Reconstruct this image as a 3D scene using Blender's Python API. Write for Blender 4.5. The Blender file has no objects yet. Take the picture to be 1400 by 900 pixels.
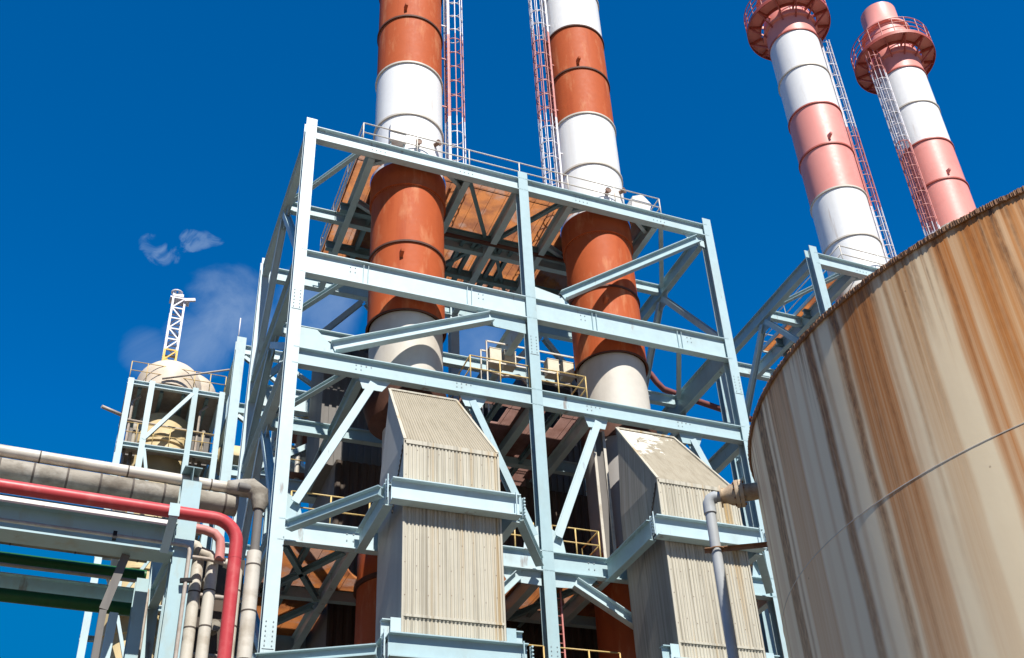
import bpy, bmesh, math, random
from mathutils import Vector, Matrix
random.seed(7)
S = bpy.context.scene
COL = S.collection
R = math.radians

# ------------------------------------------------------------------ mesh helper
class MB:
    """collects boxes, bars, tubes and sheets, then links them as ONE mesh object"""
    def __init__(s):
        s.v = []; s.f = []; s.sm = []
    def add(s, vs, fs, smooth=False):
        o = len(s.v)
        s.v += [tuple(p) for p in vs]
        for f in fs:
            s.f.append([i + o for i in f]); s.sm.append(smooth)
        return s
    def box(s, a, b):
        x0, x1 = sorted((a[0], b[0])); y0, y1 = sorted((a[1], b[1])); z0, z1 = sorted((a[2], b[2]))
        v = [(x0,y0,z0),(x1,y0,z0),(x1,y1,z0),(x0,y1,z0),(x0,y0,z1),(x1,y0,z1),(x1,y1,z1),(x0,y1,z1)]
        return s.add(v, [(3,2,1,0),(4,5,6,7),(0,1,5,4),(1,2,6,5),(2,3,7,6),(3,0,4,7)])
    def bar(s, p0, p1, w, h, up=(0,0,1), off=(0,0)):
        """rectangular bar from p0 to p1; w across, h along 'up'"""
        p0 = Vector(p0); p1 = Vector(p1); d = (p1-p0).normalized()
        u = Vector(up); u = u - d*u.dot(d)
        if u.length < 1e-4: u = Vector((0,1,0)) - d*d.y
        u.normalize(); r = d.cross(u)
        c = r*off[0] + u*off[1]
        q = [r*(a*w/2)+u*(b*h/2)+c for a,b in ((-1,-1),(1,-1),(1,1),(-1,1))]
        v = [p0+k for k in q] + [p1+k for k in q]
        return s.add(v, [(0,1,2,3),(7,6,5,4),(0,4,5,1),(1,5,6,2),(2,6,7,3),(3,7,4,0)])
    def ibeam(s, p0, p1, d, w, up=(0,0,1), tf=.03, tw=.02):
        """I section: flanges at +-d/2 along 'up', web between them"""
        s.bar(p0, p1, w, tf, up, (0, d/2-tf/2)); s.bar(p0, p1, w, tf, up, (0, -d/2+tf/2))
        s.bar(p0, p1, tw, d-2*tf, up)
        return s
    def channel(s, p0, p1, d, w, up=(0,0,1), t=.02):
        s.bar(p0, p1, w, t, up, (0, d/2-t/2)); s.bar(p0, p1, w, t, up, (0, -d/2+t/2))
        s.bar(p0, p1, t, d-2*t, up, (-w/2+t/2, 0))
        return s
    def tube(s, pts, r, n=10, cap=True, closed=False):
        pts = [Vector(p) for p in pts]; m = len(pts); rings = []
        ref = None
        for i, p in enumerate(pts):
            if closed: t = pts[(i+1)%m]-pts[i-1]
            else: t = pts[min(i+1,m-1)]-pts[max(i-1,0)]
            t.normalize()
            if ref is None:
                ref = Vector((0,0,1)) if abs(t.z) < .9 else Vector((0,1,0))
            a = ref - t*ref.dot(t)
            if a.length < 1e-5: a = Vector((1,0,0)) - t*t.x
            a.normalize(); ref = a
            b = t.cross(a)
            rr = r[i] if isinstance(r, (list,tuple)) else r
            rings.append([p + (a*math.cos(2*math.pi*k/n)+b*math.sin(2*math.pi*k/n))*rr for k in range(n)])
        v = [q for rg in rings for q in rg]; f = []
        for i in range(m if closed else m-1):
            j = (i+1) % m
            for k in range(n):
                k2 = (k+1) % n
                f.append((i*n+k, i*n+k2, j*n+k2, j*n+k))
        s.add(v, f, True)
        if cap and not closed:
            s.add(rings[0], [tuple(range(n))[::-1]]); s.add(rings[-1], [tuple(range(n))])
        return s
    def lathe(s, prof, c, n=64, cap=True, a0=0, a1=360):
        """surface of revolution about the vertical through c; prof = [(r, z)]"""
        full = abs(a1-a0) >= 360; m = n if full else n+1
        for (r0,z0),(r1,z1) in zip(prof[:-1], prof[1:]):
            v = []; 
            for k in range(m):
                a = R(a0+(a1-a0)*k/n); v += [(c[0]+r0*math.cos(a), c[1]+r0*math.sin(a), c[2]+z0), (c[0]+r1*math.cos(a), c[1]+r1*math.sin(a), c[2]+z1)]
            f = []
            for k in range(n):
                j = (k+1) % m
                f.append((2*k, 2*j, 2*j+1, 2*k+1))
            s.add(v, f, abs(z1-z0) > 1e-4)
        if cap:
            for idx, rev in ((0, True), (-1, False)):
                r0, z0 = prof[idx]
                if r0 > 1e-3:
                    ring = [(c[0]+r0*math.cos(R(a0+(a1-a0)*k/n)), c[1]+r0*math.sin(R(a0+(a1-a0)*k/n)), c[2]+z0) for k in range(m)]
                    s.add(ring, [tuple(range(m))[::-1] if rev else tuple(range(m))])
        return s
    def prism(s, poly, ext):
        """polygon (list of 3-D points) extruded by vector ext"""
        n = len(poly); e = Vector(ext); v = [Vector(p) for p in poly]; v += [p+e for p in v]
        f = [tuple(range(n))[::-1], tuple(range(n, 2*n))] + [(i, (i+1)%n, n+(i+1)%n, n+i) for i in range(n)]
        return s.add(v, f)
    def build(s, name, mat, parent=None):
        off = Vector((0,0,0)); p = parent
        while p is not None:
            off += p.location; p = p.parent
        me = bpy.data.meshes.new(name)
        me.from_pydata([tuple(Vector(q)-off) for q in s.v], [], s.f)
        me.polygons.foreach_set('use_smooth', s.sm)
        bm = bmesh.new(); bm.from_mesh(me)
        if len(bm.verts) < 60000:
            bmesh.ops.remove_doubles(bm, verts=bm.verts, dist=1e-5)
        bmesh.ops.recalc_face_normals(bm, faces=bm.faces)
        # keep creases crisp where faces meet at an angle
        for e in bm.edges:
            if len(e.link_faces) == 2 and e.calc_face_angle(0) > R(35): e.smooth = False
        bm.to_mesh(me); bm.free()
        me.materials.append(mat)
        o = bpy.data.objects.new(name, me); COL.objects.link(o)
        if parent is not None: o.parent = parent
        return o

def thing(name, label, cat, loc=(0,0,0), group=None):
    o = bpy.data.objects.new(name, None); COL.objects.link(o)
    o.location = loc; o.empty_display_size = .2
    o['label'] = label; o['category'] = cat
    if group: o['group'] = group
    return o
def tag(o, label, cat, group=None):
    o['label'] = label; o['category'] = cat
    if group: o['group'] = group
    return o
def copy_tree(o, loc=None, label=None, parent=None):
    c = o.copy(); COL.objects.link(c)
    if parent is not None: c.parent = parent
    if loc is not None: c.location = loc
    if label: c['label'] = label
    for ch in list(o.children): copy_tree(ch, parent=c)
    return c

# ------------------------------------------------------------------ materials
def mat(name, base, alt=None, amt=.5, scale=2.0, stretch=(1,1,1), lo=.45, hi=.65, rough=.5, metal=0,
        alt2=None, scale2=.6, lo2=.55, hi2=.75, amt2=.5, stretch2=(1,1,1), bump=.0, spec=.35, mottle=.08, objvar=0):
    m = bpy.data.materials.new(name); m.use_nodes = True
    nt = m.node_tree; N = nt.nodes; L = nt.links
    b = N['Principled BSDF']; b.inputs['Roughness'].default_value = rough; b.inputs['Metallic'].default_value = metal
    b.inputs['Specular IOR Level'].default_value = spec
    geo = N.new('ShaderNodeNewGeometry')
    def noise(sc, st, detail=5):
        mp = N.new('ShaderNodeMapping'); mp.inputs['Scale'].default_value = st
        L.new(geo.outputs['Position'], mp.inputs['Vector'])
        n = N.new('ShaderNodeTexNoise'); n.inputs['Scale'].default_value = sc; n.inputs['Detail'].default_value = detail
        n.inputs['Roughness'].default_value = .62
        L.new(mp.outputs[0], n.inputs['Vector']); return n.outputs['Fac']
    def ramp(src, lo, hi):
        r = N.new('ShaderNodeMapRange'); r.inputs['From Min'].default_value = lo; r.inputs['From Max'].default_value = hi
        L.new(src, r.inputs['Value']); return r.outputs[0]
    def mixc(fac, a, bcol, k):
        mu = N.new('ShaderNodeMath'); mu.operation = 'MULTIPLY'; mu.inputs[1].default_value = k; L.new(fac, mu.inputs[0])
        mx = N.new('ShaderNodeMix'); mx.data_type = 'RGBA'
        L.new(mu.outputs[0], mx.inputs['Factor'])
        if isinstance(a, tuple): mx.inputs['A'].default_value = a+(1,)
        else: L.new(a, mx.inputs['A'])
        mx.inputs['B'].default_value = bcol+(1,)
        return mx.outputs['Result']
    c = tuple(base)
    if mottle:
        c = mixc(ramp(noise(3.1, (1,1,1), 6), .35, .7), c, tuple(x*.72 for x in base), mottle*3)
    if alt: c = mixc(ramp(noise(scale, stretch), lo, hi), c, tuple(alt), amt)
    if alt2: c = mixc(ramp(noise(scale2, stretch2), lo2, hi2), c, tuple(alt2), amt2)
    if objvar:                                   # members were painted in different years
        oi = N.new('ShaderNodeObjectInfo'); hv = N.new('ShaderNodeHueSaturation'); L.new(c, hv.inputs['Color'])
        vr = N.new('ShaderNodeMapRange'); vr.inputs['To Min'].default_value = 1-objvar; vr.inputs['To Max'].default_value = 1+objvar*.5
        L.new(oi.outputs['Random'], vr.inputs['Value']); L.new(vr.outputs[0], hv.inputs['Value'])
        sr = N.new('ShaderNodeMath'); sr.operation = 'MULTIPLY_ADD'; sr.inputs[1].default_value = -.35; sr.inputs[2].default_value = 1.1; L.new(oi.outputs['Random'], sr.inputs[0]); L.new(sr.outputs[0], hv.inputs['Saturation'])
        c = hv.outputs['Color']
    if isinstance(c, tuple): b.inputs['Base Color'].default_value = c+(1,)
    else: L.new(c, b.inputs['Base Color'])
    rr = N.new('ShaderNodeMapRange'); rr.inputs['To Min'].default_value = max(.05, rough-.1); rr.inputs['To Max'].default_value = min(1, rough+.15)
    L.new(noise(5.0, (1,1,1)), rr.inputs['Value']); L.new(rr.outputs[0], b.inputs['Roughness'])
    if bump:
        bp = N.new('ShaderNodeBump'); bp.inputs['Strength'].default_value = bump; bp.inputs['Distance'].default_value = .03
        L.new(noise(9.0, (1,1,1), 8), bp.inputs['Height']); L.new(bp.outputs[0], b.inputs['Normal'])
    return m

M = {}
M['steel'] = mat('pale_blue_steel_paint', (.43,.575,.60), (.34,.37,.32), .40, 1.1, (1,1,.35), .50, .75, .42, alt2=(.20,.095,.045), scale2=2.3, stretch2=(1,1,.22), lo2=.64, hi2=.72, amt2=.65, mottle=.10, objvar=.16)
M['steel_far'] = mat('pale_blue_steel_paint_weathered', (.44,.585,.605), (.34,.33,.27), .45, 1.4, (1,1,.3), .5, .75, .5, objvar=.2)
M['steel_dark'] = mat('shaded_beam_paint', (.17,.27,.29), (.09,.09,.07), .5, 1.3, (1,1,1), .5, .7, .5)  # darker copy of the steel paint, shade under decks put into the colour
M['rack'] = mat('rack_steel_paint', (.43,.585,.61), (.40,.36,.24), .5, 1.7, (1,1,.4), .53, .72, .45, alt2=(.20,.095,.045), scale2=2.6, stretch2=(1,1,.25), lo2=.63, hi2=.71, amt2=.6, objvar=.15)
M['white'] = mat('white_stack_paint', (.82,.815,.79), (.58,.55,.48), .30, .9, (2.2,2.2,.10), .50, .72, .42, alt2=(.40,.27,.17), scale2=1.6, stretch2=(2,2,.12), lo2=.63, hi2=.72, amt2=.45, mottle=.05)
M['orange'] = mat('orange_rust_stack_paint', (.47,.10,.030), (.62,.26,.12), .5, 1.3, (1.5,1.5,.40), .54, .68, .6, alt2=(.32,.05,.014), scale2=.9, stretch2=(2,2,.15), lo2=.52, hi2=.7, amt2=.55, spec=.15)
M['pink'] = mat('faded_pink_stack_paint', (.78,.29,.24), (.80,.38,.32), .5, .4, (1,1,.3), .45, .7, .45, alt2=(.55,.16,.13), scale2=.9, amt2=.35, mottle=.03)
M['pinkdark'] = mat('red_oxide_platform_paint', (.42,.085,.06), (.55,.17,.12), .5, 1.2, rough=.5)
M['cream'] = mat('cream_stack_base', (.62,.57,.49), (.42,.36,.28), .5, .8, (1,1,.25), .48, .7, .55)
M['ringdark'] = mat('dark_rust_band', (.085,.035,.022), (.15,.06,.035), .6, 2.0, rough=.7)
M['peeled'] = mat('peeling_grey_duct_paint', (.33,.31,.29), (.55,.40,.32), .8, .9, (1,1,.35), .56, .60, .6, alt2=(.16,.13,.11), scale2=1.5, stretch2=(1,1,.2), amt2=.6)
M['port'] = mat('rusty_port', (.17,.09,.06), (.30,.20,.14), .6, 4, rough=.6)
M['grate'] = mat('rusty_grating', (.56,.20,.04), (.26,.075,.022), .9, 1.0, (1,1,1), .42, .62, .7, alt2=(.42,.26,.20), scale2=.7, lo2=.53, hi2=.60, amt2=.75)
M['grate_pink'] = mat('faded_oxide_grating', (.30,.16,.13), (.20,.085,.06), .8, 1.1, (1,1,1), .42, .62, .7)
M['rail'] = mat('yellow_handrail_paint', (.66,.48,.19), (.42,.22,.09), .5, 3, rough=.45)
M['rail_pale'] = mat('pale_handrail_paint', (.66,.62,.54), (.40,.28,.18), .5, 3, rough=.5)
M['clad'] = mat('beige_corrugated_cladding', (.50,.46,.365), (.20,.17,.12), .8, 1.7, (6,1,.08), .50, .72, .55, alt2=(.36,.225,.075), scale2=.8, stretch2=(5,1,.05), lo2=.54, hi2=.66, amt2=.9)
M['clad_roof'] = mat('beige_roof_sheet', (.35,.305,.225), (.25,.215,.15), .6, 2.0, (3,.4,.4), .45, .7, .6)
M['clad_side'] = mat('grey_side_sheet', (.43,.41,.38), (.30,.28,.25), .4, 1.1, (1,2,.2), .45, .7, .55)
M['clad_side_old'] = mat('weathered_side_sheet', (.33,.30,.26), (.16,.14,.115), .65, 1.6, (1,6,.12), .45, .65, .7, alt2=(.34,.33,.31), scale2=1.2, stretch2=(1,5,.1), lo2=.56, hi2=.7, amt2=.6)
M['peelwhite'] = mat('flaking_white_coat', (.66,.62,.54), (.42,.37,.28), .7, 3.0, lo=.48, hi=.66, rough=.7)
M['casing'] = mat('dark_boiler_casing', (.085,.06,.042), (.035,.026,.02), .7, 1.0, (3,3,.2), .45, .65, .7)
M['casing_grey'] = mat('grey_boiler_casing', (.17,.155,.14), (.12,.11,.10), .6, 1.0, (3,3,.2), .45, .65, .65)
M['black'] = mat('black_opening', (.012,.012,.013), rough=.8, mottle=0)
M['bolt'] = mat('bolt_heads', (.30,.36,.38), (.15,.10,.07), .6, 8, rough=.5)
M['redpipe'] = mat('red_pipe_paint', (.50,.055,.06), (.60,.15,.14), .6, 2.4, (1,1,1), .5, .72, .38, alt2=(.38,.04,.04), scale2=1.2, amt2=.4)
M['lag'] = mat('aluminium_lagging', (.60,.555,.47), (.32,.26,.18), .7, 1.7, (.6,1,1), .48, .7, .42, metal=.0, alt2=(.30,.17,.08), scale2=1.3, lo2=.62, hi2=.72, amt2=.6)
M['lag_old'] = mat('dirty_lagging', (.31,.275,.22), (.13,.105,.075), .8, 2.2, (.7,1,1), .45, .65, .7, alt2=(.55,.52,.46), scale2=1.0, amt2=.6, bump=.4)
M['lag_dark'] = mat('lagging_joint', (.10,.08,.065), rough=.7)
M['pvc'] = mat('grey_plastic_pipe', (.42,.435,.44), (.31,.32,.32), .4, 3, rough=.4)
M['rustpipe'] = mat('rusted_iron', (.30,.16,.085), (.16,.07,.035), .7, 5, rough=.75, bump=.4)
M['brownpipe'] = mat('brown_weathered_flange', (.46,.36,.25), (.22,.12,.06), .7, 4, rough=.65, bump=.3)
M['maroonpipe'] = mat('maroon_pipe', (.22,.07,.06), rough=.5)
M['greenpipe'] = mat('green_pipe_paint', (.012,.10,.025), (.01,.055,.018), .5, 2, rough=.4)
M['conduit'] = mat('galvanised_conduit', (.44,.38,.32), (.28,.20,.14), .5, 5, rough=.45)
M['beige'] = mat('beige_cabinet_paint', (.66,.60,.47), (.45,.36,.24), .4, 2, rough=.5)
M['wrap'] = mat('white_plastic_wrap', (.72,.70,.66), (.50,.46,.40), .6, 5, rough=.35, bump=.6)
M['vessel'] = mat('tan_vessel_paint', (.62,.49,.27), (.42,.30,.14), .6, .9, (1,1,.3), .48, .7, .55)
M['dome'] = mat('pale_tan_dome_paint', (.66,.56,.44), (.50,.40,.28), .5, .8, rough=.5)
M['yellow'] = mat('yellow_mast_paint', (.70,.45,.08), rough=.5)
M['ladder_w'] = mat('white_ladder_paint', (.74,.73,.76), (.5,.4,.38), .4, 3, rough=.45)
M['ladder_p'] = mat('pink_ladder_paint', (.60,.24,.21), (.45,.14,.12), .5, 3, rough=.45)
M['ladder_o'] = mat('rust_red_ladder_paint', (.52,.18,.15), (.6,.35,.32), .5, 3, rough=.45)
M['gravel'] = mat('concrete_yard', (.15,.122,.085), (.10,.08,.055), .6, .6, rough=.85, bump=.3)
M['lampglass'] = mat('lamp_glass', (.5,.5,.48), rough=.15)

def peeling_roof():
    m = mat('peeling_roof_sheet', (.35,.305,.225), (.22,.18,.12), .6, 2.5, (3,.5,.5), .45, .7, .65)
    nt = m.node_tree; N = nt.nodes; L = nt.links; b = N['Principled BSDF']; old = b.inputs['Base Color'].links[0].from_socket
    geo = N.new('ShaderNodeNewGeometry'); sx = N.new('ShaderNodeSeparateXYZ'); L.new(geo.outputs['Position'], sx.inputs[0])
    def math_(op, a, c, d=None):
        q = N.new('ShaderNodeMath'); q.operation = op
        for k, v in enumerate((a, c, d)):
            if v is None: continue
            if isinstance(v, float): q.inputs[k].default_value = v
            else: L.new(v, q.inputs[k])
        return q.outputs[0]
    def noise(sc, det, rg):
        n = N.new('ShaderNodeTexNoise'); n.inputs['Scale'].default_value = sc; n.inputs['Detail'].default_value = det; n.inputs['Roughness'].default_value = rg
        L.new(geo.outputs['Position'], n.inputs['Vector']); return n.outputs['Fac']
    u = math_('MULTIPLY_ADD', sx.outputs['X'], -.15, .15*17.475)      # coat survives near the ridge and the left edge
    v = math_('MULTIPLY_ADD', sx.outputs['Z'], .135, -.135*20.9)
    k = math_('ADD', math_('ADD', u, v), noise(2.6, 7, .68))
    def step(src, a, c):
        r = N.new('ShaderNodeMapRange'); r.inputs['From Min'].default_value = a; r.inputs['From Max'].default_value = c; L.new(src, r.inputs['Value']); return r.outputs[0]
    mx = N.new('ShaderNodeMix'); mx.data_type = 'RGBA'; L.new(step(k, .615, .645), mx.inputs['Factor']); L.new(old, mx.inputs['A']); mx.inputs['B'].default_value = (.70,.66,.58,1)
    edge = N.new('ShaderNodeMix'); edge.data_type = 'RGBA'                 # dark scabs where the sheet has split
    sc = math_('MULTIPLY', step(noise(7.0, 5, .6), .63, .68), step(k, .50, .58))
    L.new(sc, edge.inputs['Factor']); L.new(mx.outputs['Result'], edge.inputs['A']); edge.inputs['B'].default_value = (.07,.055,.04,1)
    L.new(edge.outputs['Result'], b.inputs['Base Color']); return m
M['roof_peel'] = peeling_roof()

# storage tank paint: rust stains carried by the shell, fine grain from noise
def tank_material():
    m = bpy.data.materials.new('stained_tank_paint'); m.use_nodes = True
    nt = m.node_tree; N = nt.nodes; L = nt.links; b = N['Principled BSDF']
    b.inputs['Roughness'].default_value = .55; b.inputs['Specular IOR Level'].default_value = .3
    at = N.new('ShaderNodeAttribute'); at.attribute_name = 'stain'
    sep = N.new('ShaderNodeSeparateColor'); L.new(at.outputs['Color'], sep.inputs[0])
    uv = N.new('ShaderNodeAttribute'); uv.attribute_name = 'unroll'
    def noise(sx, sz, detail=6, sc=1.0):
        mp = N.new('ShaderNodeMapping'); mp.inputs['Scale'].default_value = (sx, sz, 1)
        L.new(uv.outputs['Vector'], mp.inputs['Vector'])
        n = N.new('ShaderNodeTexNoise'); n.inputs['Scale'].default_value = sc; n.inputs['Detail'].default_value = detail; n.inputs['Roughness'].default_value = .6
        L.new(mp.outputs[0], n.inputs['Vector']); return n.outputs['Fac']
    def mr(src, a, bb, c=0., d=1.):
        r = N.new('ShaderNodeMapRange'); r.inputs['From Min'].default_value = a; r.inputs['From Max'].default_value = bb
        r.inputs['To Min'].default_value = c; r.inputs['To Max'].default_value = d; L.new(src, r.inputs['Value']); return r.outputs[0]
    def mul(a, bb):
        q = N.new('ShaderNodeMath'); q.operation = 'MULTIPLY'; q.use_clamp = True; L.new(a, q.inputs[0])
        if isinstance(bb, float): q.inputs[1].default_value = bb
        else: L.new(bb, q.inputs[1])
        return q.outputs[0]
    def mix(f, a, c):
        x = N.new('ShaderNodeMix'); x.data_type = 'RGBA'; L.new(f, x.inputs['Factor'])
        if isinstance(a, tuple): x.inputs['A'].default_value = a+(1,)
        else: L.new(a, x.inputs['A'])
        x.inputs['B'].default_value = c+(1,); return x.outputs['Result']
    fine = mr(noise(24, .07), .3, .7, .62, 1.22)
    veryfine = mr(noise(70, .18), .3, .7, .68, 1.2)
    speck = mr(noise(9, 2.5, 8, 2.0), .35, .65, .45, 1.2)
    c = mix(mr(noise(1.2, .25), .4, .7, 0, .5), (.92,.75,.49), (.86,.66,.40))
    c = mix(mul(sep.outputs[0], fine), c, (.60,.29,.085))
    c = mix(mul(mul(sep.outputs[2], fine), veryfine), c, (.54,.165,.02))
    c = mix(mul(mul(sep.outputs[1], veryfine), speck), c, (.075,.034,.014))
    # sparse pin-prick rust specks
    sp = N.new('ShaderNodeTexVoronoi'); sp.inputs['Scale'].default_value = 1.3; L.new(uv.outputs['Vector'], sp.inputs['Vector'])
    c = mix(mr(sp.outputs['Distance'], .012, .03, .6, 0), c, (.22,.10,.05))
    L.new(c, b.inputs['Base Color'])
    bp = N.new('ShaderNodeBump'); bp.inputs['Strength'].default_value = .15; bp.inputs['Distance'].default_value = .02
    L.new(noise(2.0, 1.2, 4), bp.inputs['Height']); L.new(bp.outputs[0], b.inputs['Normal'])
    return m
M['tank'] = tank_material()

# ------------------------------------------------------------------ ground
g = MB(); g.add([(-600,-600,0),(600,-600,0),(600,600,0),(-600,600,0)], [(0,1,2,3)])
go = g.build('ground', M['gravel']); go['kind'] = 'structure'

# ------------------------------------------------------------------ steel frames
CX = (4.98, 13.52, 22.08); YF = 30.2; YR = 38.77; YM = 34.45
LEV = {'b1': (33.32, 33.97), 'b2': (26.84, 27.85), 'b3': (23.03, 23.70), 'b4': (16.75, 17.46), 'b5': (12.5, 13.22)}
def bolts(name, par, pts, y, r=.022):
    mb = MB()
    for x, z in pts: mb.tube([(x, y-.02, z), (x, y+.01, z)], r, 6)
    mb.build(name, M['bolt'], par)
def gusset(par, poly, y=30.17, t=.016):
    MB().prism([(x, y, z) for x, z in poly], (0, t, 0)).build('gusset_plate', M['steel'], par)

def make_frame(label):
    fr = thing('steel_structure', label, 'steel structure', (CX[1], YF, 0), 'open steel structures around the chimney bases')
    st = M['steel']
    cols = {}; gir = {}
    for x in CX:
        for y in (YF, YR):
            cols[x, y] = MB().ibeam((x,y,0), (x,y,34.32), .40, .40, (0,1,0), .032, .024).build('column', st, fr)
    for lev, (za, zb) in LEV.items():
        zc = (za+zb)/2; d = zb-za
        for i in range(2):                      # front, middle and rear girders
            xa, xb = CX[i]+.013, CX[i+1]-.013
            for y in (30.15, YR):
                gir[lev, i, y] = MB().ibeam((xa,y,zc), (xb,y,zc), d, .30, tf=.034).build('girder', st, fr)
            MB().ibeam((xa+.1,YM,zc+d/2-.25), (xb-.1,YM,zc+d/2-.25), .5, .25).build('cross_girder', st, fr)
        for x in CX:                            # side girders
            MB().ibeam((x,YF+.2,zc), (x,YR-.2,zc), d, .28, tf=.03).build('side_girder', st, fr)
    # chevron braces in the side bays
    lv = ['b1','b2','b3','b4','b5']
    for x in (CX[0], CX[2]):
        for a, b in zip(lv[:-1], lv[1:]):
            zt = LEV[a][0]-.05; zb = LEV[b][1]+.25
            for ye in (YF+.25, YR-.25):
                MB().ibeam((x, YM+(.15 if ye > YM else -.15), zt-.12), (x, ye, zb), .26, .24, (1,0,0), .022, .016).build('chevron_brace', st, fr)
            MB().prism([(x-.012,YM-.6,zt+.02),(x-.012,YM+.6,zt+.02),(x-.012,YM+.3,zt-.55),(x-.012,YM-.3,zt-.55)], (.024,0,0)).build('gusset_plate', st, fr)
    # light plan braces from side girders to the front girders
    for (za, zb) in list(LEV.values())[:3]:
        z = zb-.22
        MB().ibeam((CX[0]+.1, YM-.3, z), (7.05, 30.42, z), .18, .18).build('plan_brace', st, fr)
        MB().ibeam((CX[2]-.1, YM-.3, z), (20.0, 30.42, z), .18, .18).build('plan_brace', st, fr)
    # rear cross braces
    for i in range(2):
        a, b = CX[i]+.3, CX[i+1]-.3; m = (a+b)/2
        for u, w in (('b1','b2'), ('b2','b3'), ('b3','b4')):
            MB().ibeam((a, YR, LEV[w][1]+.2), (m, YR, LEV[u][0]-.2), .25, .22, (0,1,0), .02).build('brace', st, fr)
            MB().ibeam((b, YR, LEV[w][1]+.2), (m+.2, YR, LEV[u][0]-.2), .25, .22, (0,1,0), .02).build('brace', st, fr)
    # front plane braces (each at its own place)
    def br(p, q, d=.34, w=.28, up=None):
        v = Vector((q[0]-p[0], 0, q[1]-p[1])).normalized(); u = up or (-v.z, 0, v.x)
        if u[2] < 0 and up is None: u = (-u[0], 0, -u[2])
        MB().ibeam((p[0], 30.13, p[1]), (q[0], 30.13, q[1]), d, w, u, .024, .018).build('brace', st, fr)
    br((14.9, 28.33), (21.55, 33.1), .36, .30)
    br((6.3, 24.0), (11.95, 26.60), .40, .32)
    br((5.42, 18.05), (7.68, 22.78), .26, .26, (0,1,0))
    br((11.1, 22.75), (13.1, 17.95), .26, .26, (0,1,0))
    br((13.95, 18.02), (15.83, 22.78), .26, .26, (0,1,0))
    br((19.65, 22.72), (21.7, 17.85), .26, .26, (0,1,0))
    br((12.5, 16.55), (11.2, 15.2), .30, .26)
    br((14.45, 16.50), (17.0, 15.05), .34, .28)
    gusset(fr, [(5.19,23.70),(6.75,23.70),(6.1,24.25),(5.75,24.62),(5.19,24.62)])
    gusset(fr, [(13.73,27.85),(15.3,27.85),(14.95,28.3),(13.73,28.55)])
    gusset(fr, [(13.31,26.84),(11.4,26.84),(11.7,26.55),(12.1,26.25),(13.31,26.2)])
    gusset(fr, [(21.87,33.32),(20.9,33.32),(21.1,33.0),(21.87,32.75)])
    gusset(fr, [(5.19,17.46),(5.75,17.46),(5.55,18.2),(5.19,18.4)])
    gusset(fr, [(13.31,17.46),(12.75,17.46),(12.85,18.1),(13.31,18.4)])
    gusset(fr, [(13.73,17.46),(14.25,17.46),(14.15,18.1),(13.73,18.4)])
    gusset(fr, [(21.87,17.46),(21.3,17.46),(21.45,18.1),(21.87,18.4)])
    gusset(fr, [(7.2,23.03),(8.3,23.03),(8.0,22.6),(7.35,22.6)])
    gusset(fr, [(10.7,23.03),(11.7,23.03),(11.45,22.6),(10.9,22.6)])
    gusset(fr, [(15.35,23.03),(16.3,23.03),(16.15,22.6),(15.5,22.6)])
    gusset(fr, [(19.2,23.03),(20.2,23.03),(20.0,22.6),(19.3,22.6)])
    gusset(fr, [(13.31,16.75),(11.9,16.75),(12.15,16.35),(13.31,16.3)])
    gusset(fr, [(13.73,16.75),(15.3,16.75),(14.9,16.35),(13.73,16.3)])
    # splice bolts and web stiffeners
    for xc in (7.35, 10.9, 15.9, 19.5):
        bolts('splice_bolts', gir['b1', 0 if xc < 13 else 1, 30.15], [(xc+i*.17, 33.62+.2*j) for i in range(4) for j in (0,1)], 30.14)
    for i, xc in enumerate((6.75, 11.5, 15.6, 20.2)):
        s_ = 1 if i % 2 == 0 else -1
        bolts('splice_bolts', gir['b2', 0 if xc < 13 else 1, 30.15], [(xc+i2*.17, 27.38+.2*j) for i2 in range(2) for j in (0,1)], 30.14)
        for k in (1, 2):
            xs = xc+.085+s_*(.2+.17*k)
            MB().box((xs-.008, 30.06, 26.875), (xs+.008, 30.139, 27.815)).build('stiffener', st, gir['b2', 0 if xc < 13 else 1, 30.15])
    for xc in (7.1, 10.6, 15.5, 19.2):
        bolts('splice_bolts', gir['b3', 0 if xc < 13 else 1, 30.15], [(xc+i2*.17, 23.46) for i2 in range(4)] + [(xc+i2*.17, 23.30) for i2 in range(2)], 30.14)
    for xc in (7.05, 15.0):
        bolts('splice_bolts', gir['b4', 0 if xc < 13 else 1, 30.15], [(xc+i2*.2, 17.05+.22*j) for i2 in range(2) for j in (0,1)], 30.14, .026)
    for x in CX:
        for z0 in (25.3, 13.55):
            bolts('splice_bolts', cols[x, YF], [(x+dx, z0+.14*k) for dx in (-.1, .1) for k in range(6)], 30.0, .02)
            MB().box((x-.16, 29.986, z0-.1), (x+.16, 29.999, z0-.085)).build('splice_joint', M['bolt'], cols[x, YF])
    return fr
F1 = make_frame('pale blue steel frame around the two orange and white chimneys')
F2 = copy_tree(F1, (CX[1]+22.62, YF, 0), 'pale blue steel frame behind the rusty storage tank')

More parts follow.
